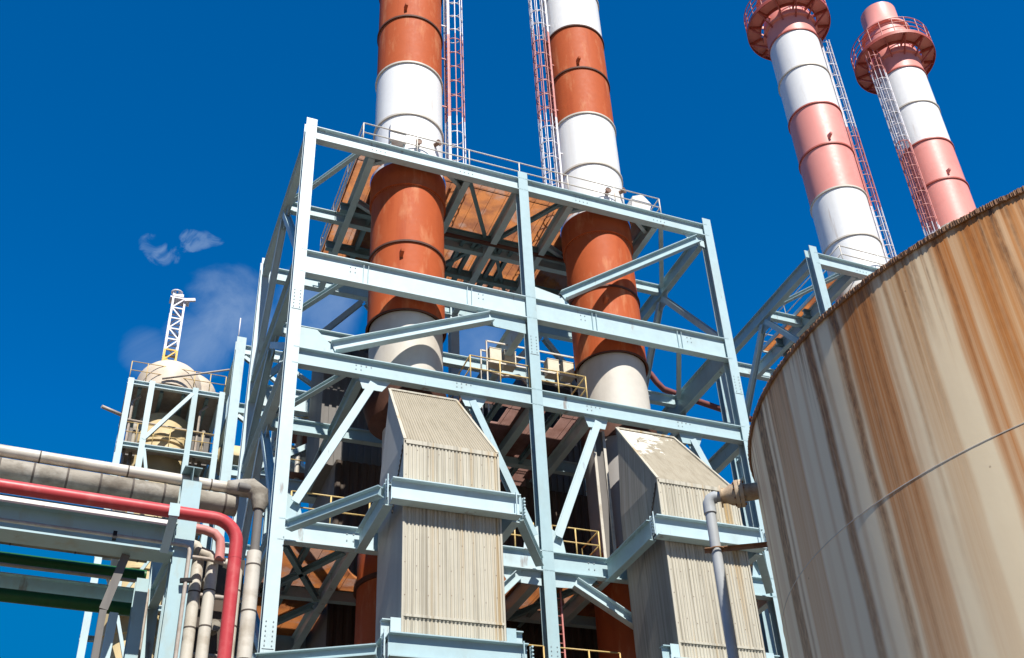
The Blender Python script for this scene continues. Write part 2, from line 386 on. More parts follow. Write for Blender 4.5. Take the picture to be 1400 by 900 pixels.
# ------------------------------------------------------------------ chimneys
def arc_pts(c, r, z, a0, a1, n):
    return [(c[0]+r*math.cos(R(a0+(a1-a0)*k/n)), c[1]+r*math.sin(R(a0+(a1-a0)*k/n)), z) for k in range(n+1)]
def make_chimney(x, paint, label, faded):
    c = (x, 32.0, 0); r = 1.40
    ch = thing('chimney', label, 'chimney', (x, 32.0, 0), 'striped chimneys in a row')
    P = M[paint]; rim = M['ringdark'] if not faded else M['pinkdark']
    if faded:
        MB().lathe([(1.33,8.0),(1.33,26.2)], c, 72).build('base_shell', M['cream'], ch)
        MB().lathe([(r,26.2),(r,33.0)], c, 72).build('painted_band', P, ch)
        MB().lathe([(r,33.002),(r,39.88)], c, 72).build('white_band', M['white'], ch)
    else:
        MB().lathe([(1.33,23.75),(1.33,26.62)], c, 72).build('base_shell', M['cream'], ch)
        MB().lathe([(1.40,26.60),(1.42,26.60),(1.42,32.72)], c, 72, cap=False).build('painted_band', P, ch)
        MB().lathe([(1.42,26.58),(1.475,26.58),(1.475,26.63),(1.42,26.63)], c, 72, cap=False).build('flange_ring', rim, ch)
        MB().lathe([(1.422,29.79),(1.48,29.79),(1.48,29.87),(1.422,29.87)], c, 72, cap=False).build('flange_ring', rim, ch)
        MB().lathe([(1.425,32.72),(1.50,32.72),(1.50,33.9),(1.40,33.9)], c, 72, cap=False).build('platform_collar', P, ch)
        MB().lathe([(r,33.9),(r,39.88)], c, 72).build('white_band', M['white'], ch)
    MB().lathe([(r,39.882),(r,45.98)], c, 72).build('painted_band', P, ch)
    MB().lathe([(r,45.982),(r,51.95)], c, 72).build('white_band', M['white'], ch)
    for z in (36.72, 39.88, 42.93, 45.98, 49.0, 51.95):
        white = z in (36.72, 49.0, 39.88)
        mm = M['cream'] if white else (M['pinkdark'] if faded else M['ringdark'])
        MB().lathe([(r+.002,z-.045),(r+.062,z-.045),(r+.062,z+.045),(r+.002,z+.045)], c, 72, cap=False).build('flange_ring', mm, ch)
    # crown: tapering neck and wide ring platform
    MB().lathe([(r,51.952),(r,53.2),(1.55,53.2),(1.55,53.32),(r,53.32),(r,54.1),(1.30,54.5),(1.30,56.1),(1.48,56.1),(1.48,56.25),(1.30,56.25),(1.27,56.6),(1.08,57.0),(1.08,58.3),(1.0,58.3),(1.0,56)], c, 64).build('crown', P, ch)
    cp = MB().lathe([(1.62,53.98),(2.38,53.98),(2.38,54.02),(1.62,54.02),(1.62,53.98)], c, 48, cap=False).build('crown_platform', M['pink'] if faded else M['orange'], ch)
    kb = MB()
    for rr in (1.62, 2.38): kb.lathe([(rr-.02,53.74),(rr+.02,53.74),(rr+.02,53.978),(rr-.02,53.978),(rr-.02,53.74)], c, 48, cap=False)
    for k in range(12):
        a = R(k*30+8); ca, sa = math.cos(a), math.sin(a)
        kb.bar((x+1.36*ca, 32+1.36*sa, 53.86), (x+2.36*ca, 32+2.36*sa, 53.86), .07, .2)
        kb.bar((x+1.40*ca, 32+1.40*sa, 53.0), (x+2.25*ca, 32+2.25*sa, 53.8), .07, .09)
    kb.build('platform_brackets', M['pinkdark'] if faded else M['ringdark'], cp)
    rl = MB()
    for z in (54.35, 54.75, 55.15): rl.tube(arc_pts(c, 2.36, z, 0, 360, 48)[:-1], .03, 6, closed=True)
    for k in range(20):
        a = R(k*18); rl.tube([(x+2.36*math.cos(a), 32+2.36*math.sin(a), 53.8), (x+2.36*math.cos(a), 32+2.36*math.sin(a), 55.15)], .03, 6)
    rl.build('crown_railing', M['pinkdark'] if faded else M['ringdark'], cp)
    if faded:
        for a_ in (-20, 100): 
            q = Vector((x+2.3*math.cos(R(a_)), 32+2.3*math.sin(R(a_)), 55.15)); MB().tube([q, q+Vector((0,0,.5))], .10, 10).tube([q+Vector((0,0,.5)), q+Vector((0,0,.72))], [.17,.12], 10).build('warning_lamp', M['pink'], ch)
    # lifting lugs and gas sampling ports
    lugz = [43.45, 29.2] if not faded else [43.45]
    for z in lugz:
        lx = x-.62+.07*math.sin(x*3.1); ly = 32-1.28; z += .12*math.sin(x*1.7)
        lg = MB(); lg.prism([(lx,ly+.03,z-.14),(lx,ly-.22,z+.0),(lx,ly-.24,z+.10),(lx,ly+.03,z+.14)], (.12,0,0))
        lg.build('lug', P, ch)
    if not faded:
        for a, z in ((-92, 34.95), (-58, 35.45)):
            d = Vector((math.cos(R(a)), math.sin(R(a)), 0)); q = Vector((x, 32, z))+d*1.38
            MB().tube([q, q+d*.22], .085, 16).tube([q+d*.222, q+d*.28], .135, 16).build('sampling_port', M['port'], ch)
    return ch
ch1 = make_chimney(9.33, 'orange', 'orange and white banded chimney rising through the left bay of the near frame', False)
ch2 = make_chimney(17.68, 'orange', 'orange and white banded chimney rising through the right bay of the near frame', False)
ch3 = make_chimney(31.85, 'pink', 'pink and white chimney beside the top corner of the frame behind the tank', True)
ch4 = make_chimney(39.45, 'pink', 'rightmost pink and white chimney showing its crown above the tank rim', True)

def duct(x, prof_mats, name_label):
    t = thing('lower_duct', name_label, 'duct', (x, 32, 0), 'ducts under the chimneys')
    for nm, prof, m in prof_mats:
        MB().lathe(prof, (x, 32, 0), 56).build(nm, M[m], t)
    return t
d1 = duct(9.33, [('collar', [(1.45,23.72),(1.45,23.3),(1.25,22.6),(.78,22.3)], 'ringdark'), ('shell', [(.76,22.298),(.76,19.2)], 'cream'),
     ('painted_foot', [(.77,19.198),(.77,17.7)], 'orange'), ('drum', [(1.43,17.6),(1.43,4.0)], 'orange'), ('drum_flange', [(1.52,16.55),(1.52,16.4)], 'ringdark')],
     'cream pipe with orange foot and drum beneath the left chimney')
sl_ = thing('cable_ladder', 'battered pale vertical cable tray between the grey duct and right hopper', 'cable tray', (16.2,30.9,17))
for x in (15.95, 16.35): MB().bar((x,30.75,17.4), (x,30.75,22.9), .10, .06, (0,1,0)).build('side_rail', M['lag'], sl_)
MB().box((15.98,30.80,17.4), (16.32,30.82,22.9)).build('backing', M['casing_grey'], sl_)
d2 = duct(17.68, [('collar', [(1.45,23.72),(1.45,22.9)], 'ringdark'), ('shell', [(1.40,22.898),(1.40,18.5)], 'peeled'),
     ('painted_foot', [(1.41,18.498),(1.41,17.3)], 'orange'), ('drum', [(1.50,17.2),(1.50,4.0)], 'orange')],
     'wide grey peeling duct with orange foot beneath the right chimney')

# ------------------------------------------------------------------ caged ladders
def make_ladder(x, side, z0, z1, colours, label):
    """side +1: right of the chimney at x, -1: left of it. colours = [(z, part material)] from z upwards"""
    t = thing('caged_ladder', label, 'ladder', (x+side*1.5, 32, z0), 'caged ladders on the chimneys')
    cx = x+side*1.98; cy = 31.75; rc = .40
    segs = [(max(z0, colours[i][0]), min(z1, colours[i+1][0] if i+1 < len(colours) else z1), colours[i][1]) for i in range(len(colours))]
    for za, zb, m in segs:
        if zb <= za: continue
        lad = MB()
        for yy in (-.22, .22): lad.bar((x+side*1.62, cy+yy, za), (x+side*1.62, cy+yy, zb), .05, .07, (1,0,0))
        z = za+.15
        while z < zb:
            lad.tube([(x+side*1.62, cy-.22, z), (x+side*1.62, cy+.22, z)], .016, 6); z += .3
        lad.build('ladder_run', M[m], t)
        cg = MB(); start = 150 if side > 0 else -30   # open side of the hoop faces the chimney
        for k in range(8):
            a = R((180 if side > 0 else 0)+40+k*40); 
            cg.bar((cx+rc*math.cos(a), cy+rc*math.sin(a), za), (cx+rc*math.cos(a), cy+rc*math.sin(a), zb), .035, .035)
        z = za+.3
        while z < zb:
            cg.tube(arc_pts((cx,cy), rc, z, (180 if side > 0 else 0)+40, (180 if side > 0 else 0)+320, 14), .024, 6); z += .95
        cg.build('safety_cage', M[m], t)
        z = za+.8
        while z < zb-.2:
            MB().bar((x+side*1.36, cy, z), (x+side*1.62, cy, z), .05, .05).build('wall_bracket', M[m], t); z += 3.1
    return t
W = 'ladder_w'
make_ladder(9.33, 1, 34.1, 53.5, [(34.1, W), (38.2, 'ladder_o'), (43.6, W)], 'caged ladder on the right side of the left orange chimney')
make_ladder(17.68, -1, 34.1, 53.5, [(34.1, W), (40.0, 'ladder_o'), (46.0, W)], 'caged ladder on the left side of the second orange chimney')
make_ladder(31.85, 1, 34.1, 53.0, [(34.1, W), (39.9, 'ladder_p'), (45.7, W)], 'caged ladder on the right side of the pink chimney by the frame corner')
make_ladder(39.45, -1, 34.1, 53.5, [(34.1, W), (39.9, 'ladder_p'), (46.0, W), (51.8, 'ladder_p')], 'caged ladder on the left side of the rightmost pink chimney')

# ------------------------------------------------------------------ platforms and railings
def railing(par, pts, h=1.08, m='rail', step=1.5, name='railing', r=.026):
    mb = MB()
    for a, b in zip(pts[:-1], pts[1:]):
        a = Vector(a); b = Vector(b); n = max(1, round((b-a).length/step))
        for k in range(n+1):
            p = a.lerp(b, k/n); mb.tube([p, p+Vector((0,0,h))], r, 6)
        for hh in (h, h*.52): mb.tube([a+Vector((0,0,hh)), b+Vector((0,0,hh))], r, 6)
    return mb.build(name, M[m], par)
def grating(par, x0, x1, y0, y1, z, holes=(), m='grate', sp=.052, hh=.062, name='grating', gaps=()):
    """open bar grating: flat bars along X with cross rods, circular cut-outs round the stacks"""
    mb = MB(); y = y0
    while y <= y1:
        iv = [(x0, x1)]
        cuts = []
        for hx, hy, hr in holes:
            if abs(y-hy) < hr:
                w = math.sqrt(hr*hr-(y-hy)**2); cuts.append((hx-w, hx+w))
        for gx0, gx1, gy0, gy1 in gaps:
            if gy0 < y < gy1: cuts.append((gx0, gx1))
        for c0, c1 in cuts:
            nv = []
            for a, b in iv:
                if c1 <= a or c0 >= b: nv.append((a, b))
                else:
                    if c0 > a: nv.append((a, c0))
                    if c1 < b: nv.append((c1, b))
            iv = nv
        for a, b in iv: mb.box((a, y-.004, z-hh), (b, y+.004, z))
        y += sp
    x = x0+.3
    while x < x1:
        ok = [(y0, y1)]
        for hx, hy, hr in holes:
            if abs(x-hx) < hr:
                w = math.sqrt(hr*hr-(x-hx)**2); nv = []
                for a, b in ok:
                    if hy-w > a: nv.append((a, min(b, hy-w)))
                    if hy+w < b: nv.append((max(a, hy+w), b))
                ok = nv
        for gx0, gx1, gy0, gy1 in gaps:
            if gx0 < x < gx1:
                nv = []
                for a, b in ok:
                    if gy0 > a: nv.append((a, min(b, gy0)))
                    if gy1 < b: nv.append((max(a, gy1), b))
                ok = nv
        for a, b in ok: mb.box((x-.006, a, z-hh-.008), (x+.006, b, z-hh-.001))
        x += .6
    return mb.build(name, M[m], par)

def upper_platform(dx, label):
    t = thing('chimney_platform', label, 'platform', (13.5+dx, 33.5, 33.9), 'service platforms round the chimneys')
    hs = [(9.33+dx, 32, 1.52), (17.68+dx, 32, 1.52)]
    Z = 34.06
    grating(t, 7.0+dx, 20.05+dx, 30.35, 37.4, Z, hs)
    e = MB()
    for a, b in (((7.0,30.28),(20.05,30.28)), ((7.0,37.45),(20.05,37.45)), ((6.96,30.3),(6.96,37.45)), ((20.09,30.3),(20.09,37.45))):
        e.bar((a[0]+dx,a[1],Z-.02), (b[0]+dx,b[1],Z-.02), .03, .20)
    e.build('edge_angle', M['steel'], t)
    for x in (7.4, 11.25, 15.7, 19.6):
        MB().ibeam((x+dx,30.33,33.62), (x+dx,38.6,33.62), .62, .26).build('support_beam', M['steel'], t)
    for y in (33.75, 36.2):
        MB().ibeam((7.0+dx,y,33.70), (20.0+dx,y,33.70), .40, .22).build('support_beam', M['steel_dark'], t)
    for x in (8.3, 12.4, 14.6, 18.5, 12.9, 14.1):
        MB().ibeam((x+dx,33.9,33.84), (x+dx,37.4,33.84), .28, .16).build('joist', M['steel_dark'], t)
    for hx, hy, hr in hs:
        for sx in (-1, 1):
            MB().ibeam((hx+sx*1.85,30.45,33.74), (hx+sx*.75,30.45+.02,33.74), .3, .16).build('joist', M['steel'], t)
            MB().ibeam((hx+sx*1.88,33.2,33.74), (hx+sx*.9,33.68,33.74), .3, .16).build('joist', M['steel'], t)
            MB().ibeam((hx+sx*1.9,31.0,33.74), (hx+sx*1.2,30.5,33.74), .3, .16).build('joist', M['steel'], t)
    for a, b in (((11.4,30.5),(13.2,33.6)), ((15.5,30.6),(13.8,33.5)), ((13.2,34.1),(11.4,37.2)), ((13.8,34.1),(15.5,37.2))):
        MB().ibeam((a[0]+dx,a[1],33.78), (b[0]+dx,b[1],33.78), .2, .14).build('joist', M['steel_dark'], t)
    # grey service pipe slung under the deck
    MB().tube([(9.9+dx,33.55,33.36), (19.9+dx,33.55,33.36)], .09, 8).build('slung_pipe', M['ringdark'], t)
    railing(t, [(7.02+dx,37.4,Z), (7.02+dx,30.3,Z), (20.03+dx,30.3,Z), (20.03+dx,37.4,Z), (7.02+dx,37.4,Z)], 1.06, 'rail_pale', 2.1)
    return t
UP1 = upper_platform(0, 'rusty grating platform with pale handrail round the two orange chimneys')
UP2 = copy_tree(UP1, (13.5+22.45, 33.5, 33.9), 'grating platform with pale handrail round the pink chimneys behind the tank')

def deck(z, m, label, x0=5.15, x1=21.9, y0=30.35, y1=38.6, hr=1.75, gaps=(), xb=True, xs=(7.3, 11.3, 15.7, 19.7), js=(6.1, 12.4, 14.6, 20.9)):
    t = thing('grating_deck', label, 'platform', (13.5, 34, z))
    grating(t, x0, x1, y0, y1, z, [(9.33,32,hr), (17.68,32,hr)], m, gaps=gaps)
    for x in xs:
        MB().ibeam((x,30.33,z-.40), (x,38.55,z-.40), .55, .24).build('support_beam', M['steel'], t)
    for x in js:
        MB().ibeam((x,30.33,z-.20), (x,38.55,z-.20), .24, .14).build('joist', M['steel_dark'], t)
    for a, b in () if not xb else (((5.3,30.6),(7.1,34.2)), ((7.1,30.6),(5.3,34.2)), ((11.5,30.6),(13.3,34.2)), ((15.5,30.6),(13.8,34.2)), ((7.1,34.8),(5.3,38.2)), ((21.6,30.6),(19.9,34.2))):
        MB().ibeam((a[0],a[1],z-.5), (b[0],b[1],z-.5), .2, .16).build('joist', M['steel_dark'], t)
    return t
HG = [(7.95, 10.60, 28, 32.0), (16.2, 18.75, 28, 32.0)]
D4 = deck(17.42, 'grate', 'rusty orange grating deck beside the hoppers at mid height', gaps=HG)
railing(D4, [(5.35,30.3,17.47), (7.75,30.3,17.47)], 1.08, 'rail', 1.05)
railing(D4, [(11.2,30.3,17.47), (13.2,30.3,17.47)], 1.08, 'rail', .75)
railing(D4, [(13.85,30.3,17.47), (15.55,30.3,17.47), (15.55,31.6,17.47)], 1.08, 'rail', .95)
railing(D4, [(19.4,30.3,17.47), (21.8,30.3,17.47)], 1.08, 'rail', 1.1)
D3 = deck(23.62, 'grate_pink', 'faded oxide grating deck with square openings below the cream chimney bases', x0=10.9, x1=16.2, y1=36.5, xb=False, xs=(7.3,11.3,15.7,19.7), js=(12.4,14.6), gaps=[(11.9,12.9,31.2,32.3),(14.3,15.0,31.0,32.1),(10.4,11.1,30.4,31.6)])
railing(D3, [(11.15,32.6,23.72), (11.15,30.25,23.72), (15.6,30.25,23.72), (15.6,32.6,23.72)], 1.1, 'rail', 1.1)
D5 = deck(13.10, 'grate', 'lowest grating deck behind the hopper feet', gaps=HG)
railing(D5, [(11.5,30.3,13.26), (13.3,30.3,13.26)], 1.1, 'rail', 1.0)
railing(D5, [(13.75,30.3,13.26), (15.9,30.3,13.26)], 1.1, 'rail', 1.1)

# row of beige cabinets held in a pipe frame between the cream chimney bases
for i, x in enumerate((13.02, 13.62, 15.42, 16.08)):
    nm = ['leftmost of the row, above the yellow rail', 'second from left, beside the centre column', 'third from left, just right of the centre column', 'rightmost of the row, beside the cream chimney base'][i]
    t = thing('cabinet', 'beige box cabinet '+nm, 'cabinet', (x, 32.7, 26.3), 'beige cabinets between the chimneys')
    MB().box((x-.235,32.5,26.40), (x+.235,32.9,27.08)).build('body', M['beige'], t)
    MB().box((x-.25,32.485,27.082), (x+.25,32.915,27.11)).build('lid', M['beige'], t)
    MB().box((x-.20,32.486,26.45), (x+.20,32.498,27.03)).build('door', M['beige'], t)
t = thing('equipment_rack', 'pipe frame rack carrying the beige cabinets above the grating', 'rack', (14.5, 32.8, 23.62))
for x in (12.62, 14.5, 16.38):
    for y in (32.42, 33.05): MB().bar((x,y,23.63), (x,y,27.32), .05, .05).build('post', M['rail_pale'], t)
for y in (32.42, 33.05):
    for z in (26.36, 27.30): MB().bar((12.62,y,z), (16.38,y,z), .05, .06).build('rail_bar', M['rail_pale'], t)
MB().box((12.7,33.0,24.0), (14.3,33.5,25.4)).build('motor_block', M['black'], t)
MB().box((14.8,33.0,24.0), (16.3,33.5,25.4)).build('motor_block', M['black'], t)
MB().tube([(12.7,32.4,25.9),(13.2,32.2,25.6),(13.8,32.2,25.8),(14.3,32.4,25.5)], .05, 8).build('hose', M['conduit'], t)
MB().tube([(15.0,32.4,25.9),(15.4,32.2,25.6),(15.9,32.2,25.8)], .06, 8).build('hose', M['casing_grey'], t)

t = thing('control_cabinet', 'grey control box standing against the left chimney on the upper platform', 'cabinet', (8.25, 30.55, 34.06))
MB().box((8.1,30.33,34.65), (8.75,30.62,35.5)).build('body', M['wrap'], t)
for x in (8.15, 8.7): MB().bar((x,30.47,34.07), (x,30.47,34.649), .05, .05).build('leg', M['steel'], t)
t = thing('wrapped_box', 'white wrapped box tilted by the railing right of the second orange chimney', 'box', (19.05, 30.9, 34.07))
bx = MB().prism([(18.75,30.5,34.3),(19.5,30.5,34.15),(19.75,30.5,34.9),(19.35,30.5,35.35),(18.85,30.5,35.1)], (0,.6,0)); bx.build('wrapping', M['wrap'], t)
for x in (18.95, 19.45): MB().bar((x,30.8,34.07), (x,30.8,34.3), .06, .06).build('leg', M['port'], t)

# ------------------------------------------------------------------ hoppers clad in corrugated sheet
def corrugated(pa, pb, pc, pd, ribs, amp, nv=1):
    """sheet pa-pb (bottom edge) pd-pc (top edge) with trapezoid ribs running bottom to top, thickened inward"""
    pa, pb, pc, pd = map(Vector, (pa, pb, pc, pd))
    n = (pb-pa).cross(pd-pa).normalized(); us = []
    for k in range(ribs):
        for du, hh in ((0,0),(.18,1),(.55,1),(.73,0)): us.append(((k+du)/ribs, hh))
    us.append((1,0))
    v = []; 
    for t_ in (0, 1):
        for u, hh in us:
            a = pa.lerp(pb, u); b = pd.lerp(pc, u); v.append(a.lerp(b, t_)+n*amp*hh)
    m = len(us); f = [(i, i+1, m+i+1, m+i) for i in range(m-1)]
    # inner face gives the sheet its thickness
    o = len(v)
    v += [pa-n*.02, pb-n*.02, pc-n*.02, pd-n*.02]
    f += [(o+3,o+2,o+1,o), tuple([o, o+1]+list(range(m-1,-1,-1))), tuple([o+2, o+3]+list(range(m, 2*m)))]
    f += [(o+1,o+2,2*m-1,m-1), (o+3,o,0,m)]
    mb = MB(); mb.add(v, f); return mb

def make_hopper(xc, label, old):
    t = thing('hopper', label, 'hopper', (xc, 28.3, 8), 'corrugated hoppers hung on the front of the frame')
    w = 1.415; wt = 1.14; yf = 26.9; yb = 29.55; zb = 18.77; zt = 22.35; yt = 29.66
    z0 = 8.0
    corrugated((xc-w,yf,z0),(xc+w,yf,z0),(xc+w,yf,13.43),(xc-w,yf,13.43), 26, .028).build('lower_front_sheet', M['clad'], t)
    corrugated((xc-w,yf-.012,13.36),(xc+w,yf-.012,13.36),(xc+w,yf-.012,16.6),(xc-w,yf-.012,16.6), 26, .028).build('front_sheet', M['clad'], t)
    corrugated((xc-w,yf-.012,16.602),(xc+w,yf-.012,16.602),(xc+w,yf-.012,zb),(xc-w,yf-.012,zb), 26, .028).build('front_sheet', M['clad'], t)
    corrugated((xc-w,yf-.02,zb+.01),(xc+w,yf-.02,zb+.01),(xc+wt,yt,zt),(xc-wt,yt,zt), 32 if not old else 60, .022 if not old else .007).build('sloping_roof_sheet', M['roof_peel'] if old else M['clad_roof'], t)
    fs = MB()
    for z in (9.6,10.6,11.6,12.6,14.1,14.9,15.7,17.6,18.4):
        for k in range(0,26,3):
            q = (xc-w+(k+.365)/26*2*w, z+.09*math.sin(k*5.1+z*3)); fs.box((q[0]-.010,yf-.050,q[1]-.010), (q[0]+.010,yf-.036,q[1]+.010))
    fs.build('sheet_fasteners', M['port'], t)
    tr = MB()
    tr.bar((xc-w-.02,yf-.045,zb-.03), (xc+w+.02,yf-.045,zb-.03), .03, .13)
    tr.bar((xc-w-.02,yf-.05,13.44), (xc+w+.02,yf-.05,13.44), .03, .07)
    for sx in (-1, 1):
        tr.bar((xc+sx*(w+.012),yf-.03,z0), (xc+sx*(w+.012),yf-.03,zb), .06, .06)
        tr.bar((xc+sx*(w+.0),yf-.04,zb+.04), (xc+sx*(wt+.0),yt,zt+.05), .09, .05)
    tr.bar((xc-wt,yt,zt+.03), (xc+wt,yt,zt+.03), .12, .06)
    tr.build('trim_angle', M['clad'], t)
    sm = M['clad_side_old'] if old else M['clad_side']
    for sx in (-1, 1):
        x = xc+sx*w
        poly = [(x,yf+.03,z0),(x,yb,z0),(x,yb,zb),(x,yf+.03,zb)]
        MB().prism(poly, (-sx*.03,0,0)).build('side_sheet', sm, t)
        q = [Vector((x,yf+.03,zb+.002)), Vector((x,yb,zb+.002)), Vector((xc+sx*wt,yb+.08,zt-.02)), Vector((xc+sx*wt,yt-.03,zt-.02))]
        MB().prism(q, (-sx*.03,0,0)).build('upper_side_sheet', sm, t)
        # sloping lap seam with its row of rivets
        sv = MB(); sv.bar((x+sx*.012,yf+.06,18.72), (x+sx*.012,yf+1.15,17.0), .02, .05, (0,0,1))
        for k in range(14): q = Vector((x+sx*.024,yf+.06,18.72)).lerp(Vector((x+sx*.024,yf+1.15,17.0)), (k+.5)/14); sv.box(q-Vector((.012,.03,.03)), q+Vector((.012,.03,.03)))
        sv.build('lap_seam', M['casing'], t)
    MB().box((xc-w+.035,yb+.002,z0), (xc+w-.035,yb+.04,zb)).build('back_sheet', sm, t)
    MB().prism([(xc-wt-.1,yb+.05,zb+.01),(xc+wt+.1,yb+.05,zb+.01),(xc+wt,yt+.05,zt),(xc-wt,yt+.05,zt)], (0,.03,0)).build('back_sheet', sm, t)
    # ring girders round the casing, bolted back to the frame
    for za, zb_ in ((16.61, 17.29), (12.15, 12.80)):
        zc = (za+zb_)/2; d = zb_-za; xl, xr = xc-1.86, xc+1.93
        MB().ibeam((xl,26.63,zc), (xr,26.63,zc), d, .36, tf=.034).build('ring_girder', M['steel'], t)
        for x in (xl+.0, xr-.0):
            MB().ibeam((x,26.9,zc), (x,30.0,zc), d, .26, tf=.03).build('ring_side_girder', M['steel'], t)
            MB().box((x-.17,26.40,za-.03), (x-.14,26.44,zb_+.03)).build('end_plate', M['steel'], t)
        bo = MB()
        for x in (xl-.13, xr+.13):
            for k in range(6): bo.tube([(x,26.60,za+.07+k*.105),(x,26.50,za+.07+k*.105)], .03, 6)
        for x in (xl-.13, xr+.13): bo.box((x-.035,26.62,za+.02), (x+.035,26.65,zb_-.02))
        bo.build('end_bolts', M['steel'], t)
    # short stub beams under the lower lap
    for sx in (-1, 1):
        x = xc+sx*(w+.35)
        MB().ibeam((xc+sx*(w+.06),26.98,13.05), (xc+sx*(w+.55),26.98,13.05), .5, .24).build('stub_beam', M['steel'], t)
        MB().box((xc+sx*(w+.05),26.84,12.83), (xc+sx*(w+.33),26.855,13.34)).build('stub_plate', M['steel'], t)
    return t
H1 = make_hopper(9.26, 'tall corrugated beige hopper with clean ribbed roof, in the left bay', False)
H2 = make_hopper(17.475, 'tall corrugated hopper with flaking white roof, beside the rusty tank', True)
# horizontal stays from the ring girder corners to the frame
def stay(p, q, par=H1): MB().ibeam(p, q, .3, .26).build('ring_stay', M['steel'], par)
stay((5.25,29.75,17.1), (7.2,26.95,17.05)); stay((11.35,27.05,16.9), (13.1,29.75,16.9))
stay((4.45,28.4,12.5), (7.2,26.95,12.45)); stay((5.25,29.75,12.9), (7.2,27.2,12.55))
stay((19.5,27.05,16.9), (21.6,29.75,16.9), H2)

# ------------------------------------------------------------------ boiler casings behind the hoppers
def ribbed_box(name, lab, x0, x1, y0, y1, z0, z1, m, rib=.3):
    t = thing(name, lab, 'boiler', ((x0+x1)/2, y0, z0))
    n = int((x1-x0)/rib)
    corrugated((x0,y0,z0),(x1,y0,z0),(x1,y0,z1),(x0,y0,z1), n, .05).build('front_sheet', M[m], t)
    MB().box((x0,y0+.06,z0), (x1,y1,z1)).build('body', M['casing_grey'], t)
    return t
ribbed_box('boiler_casing', 'dark ribbed boiler casing behind the left hopper', 7.75, 12.2, 35.4, 43, 0, 22.9, 'casing')
ribbed_box('boiler_casing', 'dark ribbed boiler casing behind the right hopper', 13.2, 19.6, 35.4, 43, 0, 22.9, 'casing')
def flue(x, lab):
    t = thing('flue_duct', lab, 'duct', (x, 37.6, 22.9), 'square flue ducts behind the chimneys')
    MB().box((x-2.0,35.9,22.95), (x+.6,38.3,28.6)).build('body', M['casing_grey'], t)
    mb = MB()
    for k in range(10): mb.box((x-2.0+.28*k, 35.85, 22.95), (x-2.0+.28*k+.1, 35.898, 28.6))
    mb.build('front_ribs', M['casing_grey'], t)
    MB().prism([(x-1.0,38.3,28.6),(x-1.0,35.9,28.6),(x-.9,33.4,26.4),(x-.9,33.4,25.0)], (1.6,0,0)).build('inclined_breeching', M['casing'], t)
    return t
flue(9.2, 'dark square flue duct behind the left orange chimney')
flue(17.4, 'dark square flue duct behind the right orange chimney')

rs = thing('rear_steelwork', 'blue grey rear steelwork with braces and walkways behind the chimneys', 'steel structure', (14, 41, 0))
for x in (6.4, 9.6, 12.9, 14.6, 18.2, 21.6):
    MB().ibeam((x,41.0,0), (x,41.0,31.0), .34, .30, (0,1,0), .025).build('column', M['steel_far'], rs)
for z, d in ((30.8,.5), (28.4,.4), (26.2,.5), (24.2,.4), (20.5,.5), (17.0,.5)):
    MB().ibeam((6.3,40.8,z), (21.7,40.8,z), d, .26).build('beam', M['steel_far'], rs)
    for x in (6.4, 12.9, 18.2): MB().ibeam((x,39.0,z), (x,40.7,z), .3, .2).build('beam', M['steel_far'], rs)
for k, (a, b) in enumerate(((6.4,9.6), (9.6,12.9), (14.6,18.2), (18.2,21.6))):
    for z0, z1 in ((28.6,30.6), (26.4,28.2), (24.4,26.0)):
        p, q = (a, b) if k % 2 else (b, a)
        MB().ibeam((p,40.9,z0), (q,40.9,z1), .18, .16, (0,1,0), .018).build('brace', M['steel_far'], rs)
for z in (26.5, 24.45):
    MB().box((6.3,39.4,z), (21.7,40.6,z+.03)).build('walkway', M['grate_pink'], rs)
    railing(rs, [(6.4,39.4,z+.03),(21.6,39.4,z+.03)], 1.05, 'rail', 1.4)
for x, z0, z1, r_ in ((11.6,20,29.5,.16), (12.1,20,28.2,.10), (13.3,18,30.2,.12), (19.4,18,29,.14), (7.2,16,27.5,.12)):
    MB().tube([(x,39.9,z0),(x,39.9,z1-.4),(x+.1,39.9,z1-.1),(x+.4,39.9,z1),(x+1.8,39.9,z1)], r_, 10).build('small_bore_pipe', M['lag'], rs)
MB().tube([(11.3,40.0,29.2),(14.2,40.0,29.2)], .12, 10).build('small_bore_pipe', M['conduit'], rs)
MB().box((13.4,39.6,27.2), (14.3,40.3,28.2)).build('junction_box', M['beige'], rs)
MB().box((11.5,39.6,24.5), (12.3,40.3,25.6)).build('junction_box', M['beige'], rs)

# vertical steel ladder behind the centre column
t = thing('access_ladder', 'faded red steel ladder right of the centre column low down', 'ladder', (14.1, 30.7, 10))
lad = MB()
for x in (13.75, 14.2): lad.bar((x,30.75,10.0), (x,30.75,18.4), .05, .07, (0,1,0))
lad.build('stile', M['ladder_p'], t); rg = MB(); z = 10.2
while z < 16.4: rg.tube([(13.75,30.75,z),(14.2,30.75,z)], .016, 6); z += .3
rg.build('rungs', M['ladder_p'], t)

# rust red pipe far behind on the right
tag(MB().tube([(23.6,40,33.6),(24.3,40,33.2),(24.6,40,32.75),(24.95,40,32.4),(26,40,32.2),(32,40,31.2)], .16, 12).build('overhead_pipe', M['maroonpipe']), 'rust red pipe with a bend crossing the sky behind the right chimney base', 'pipe')

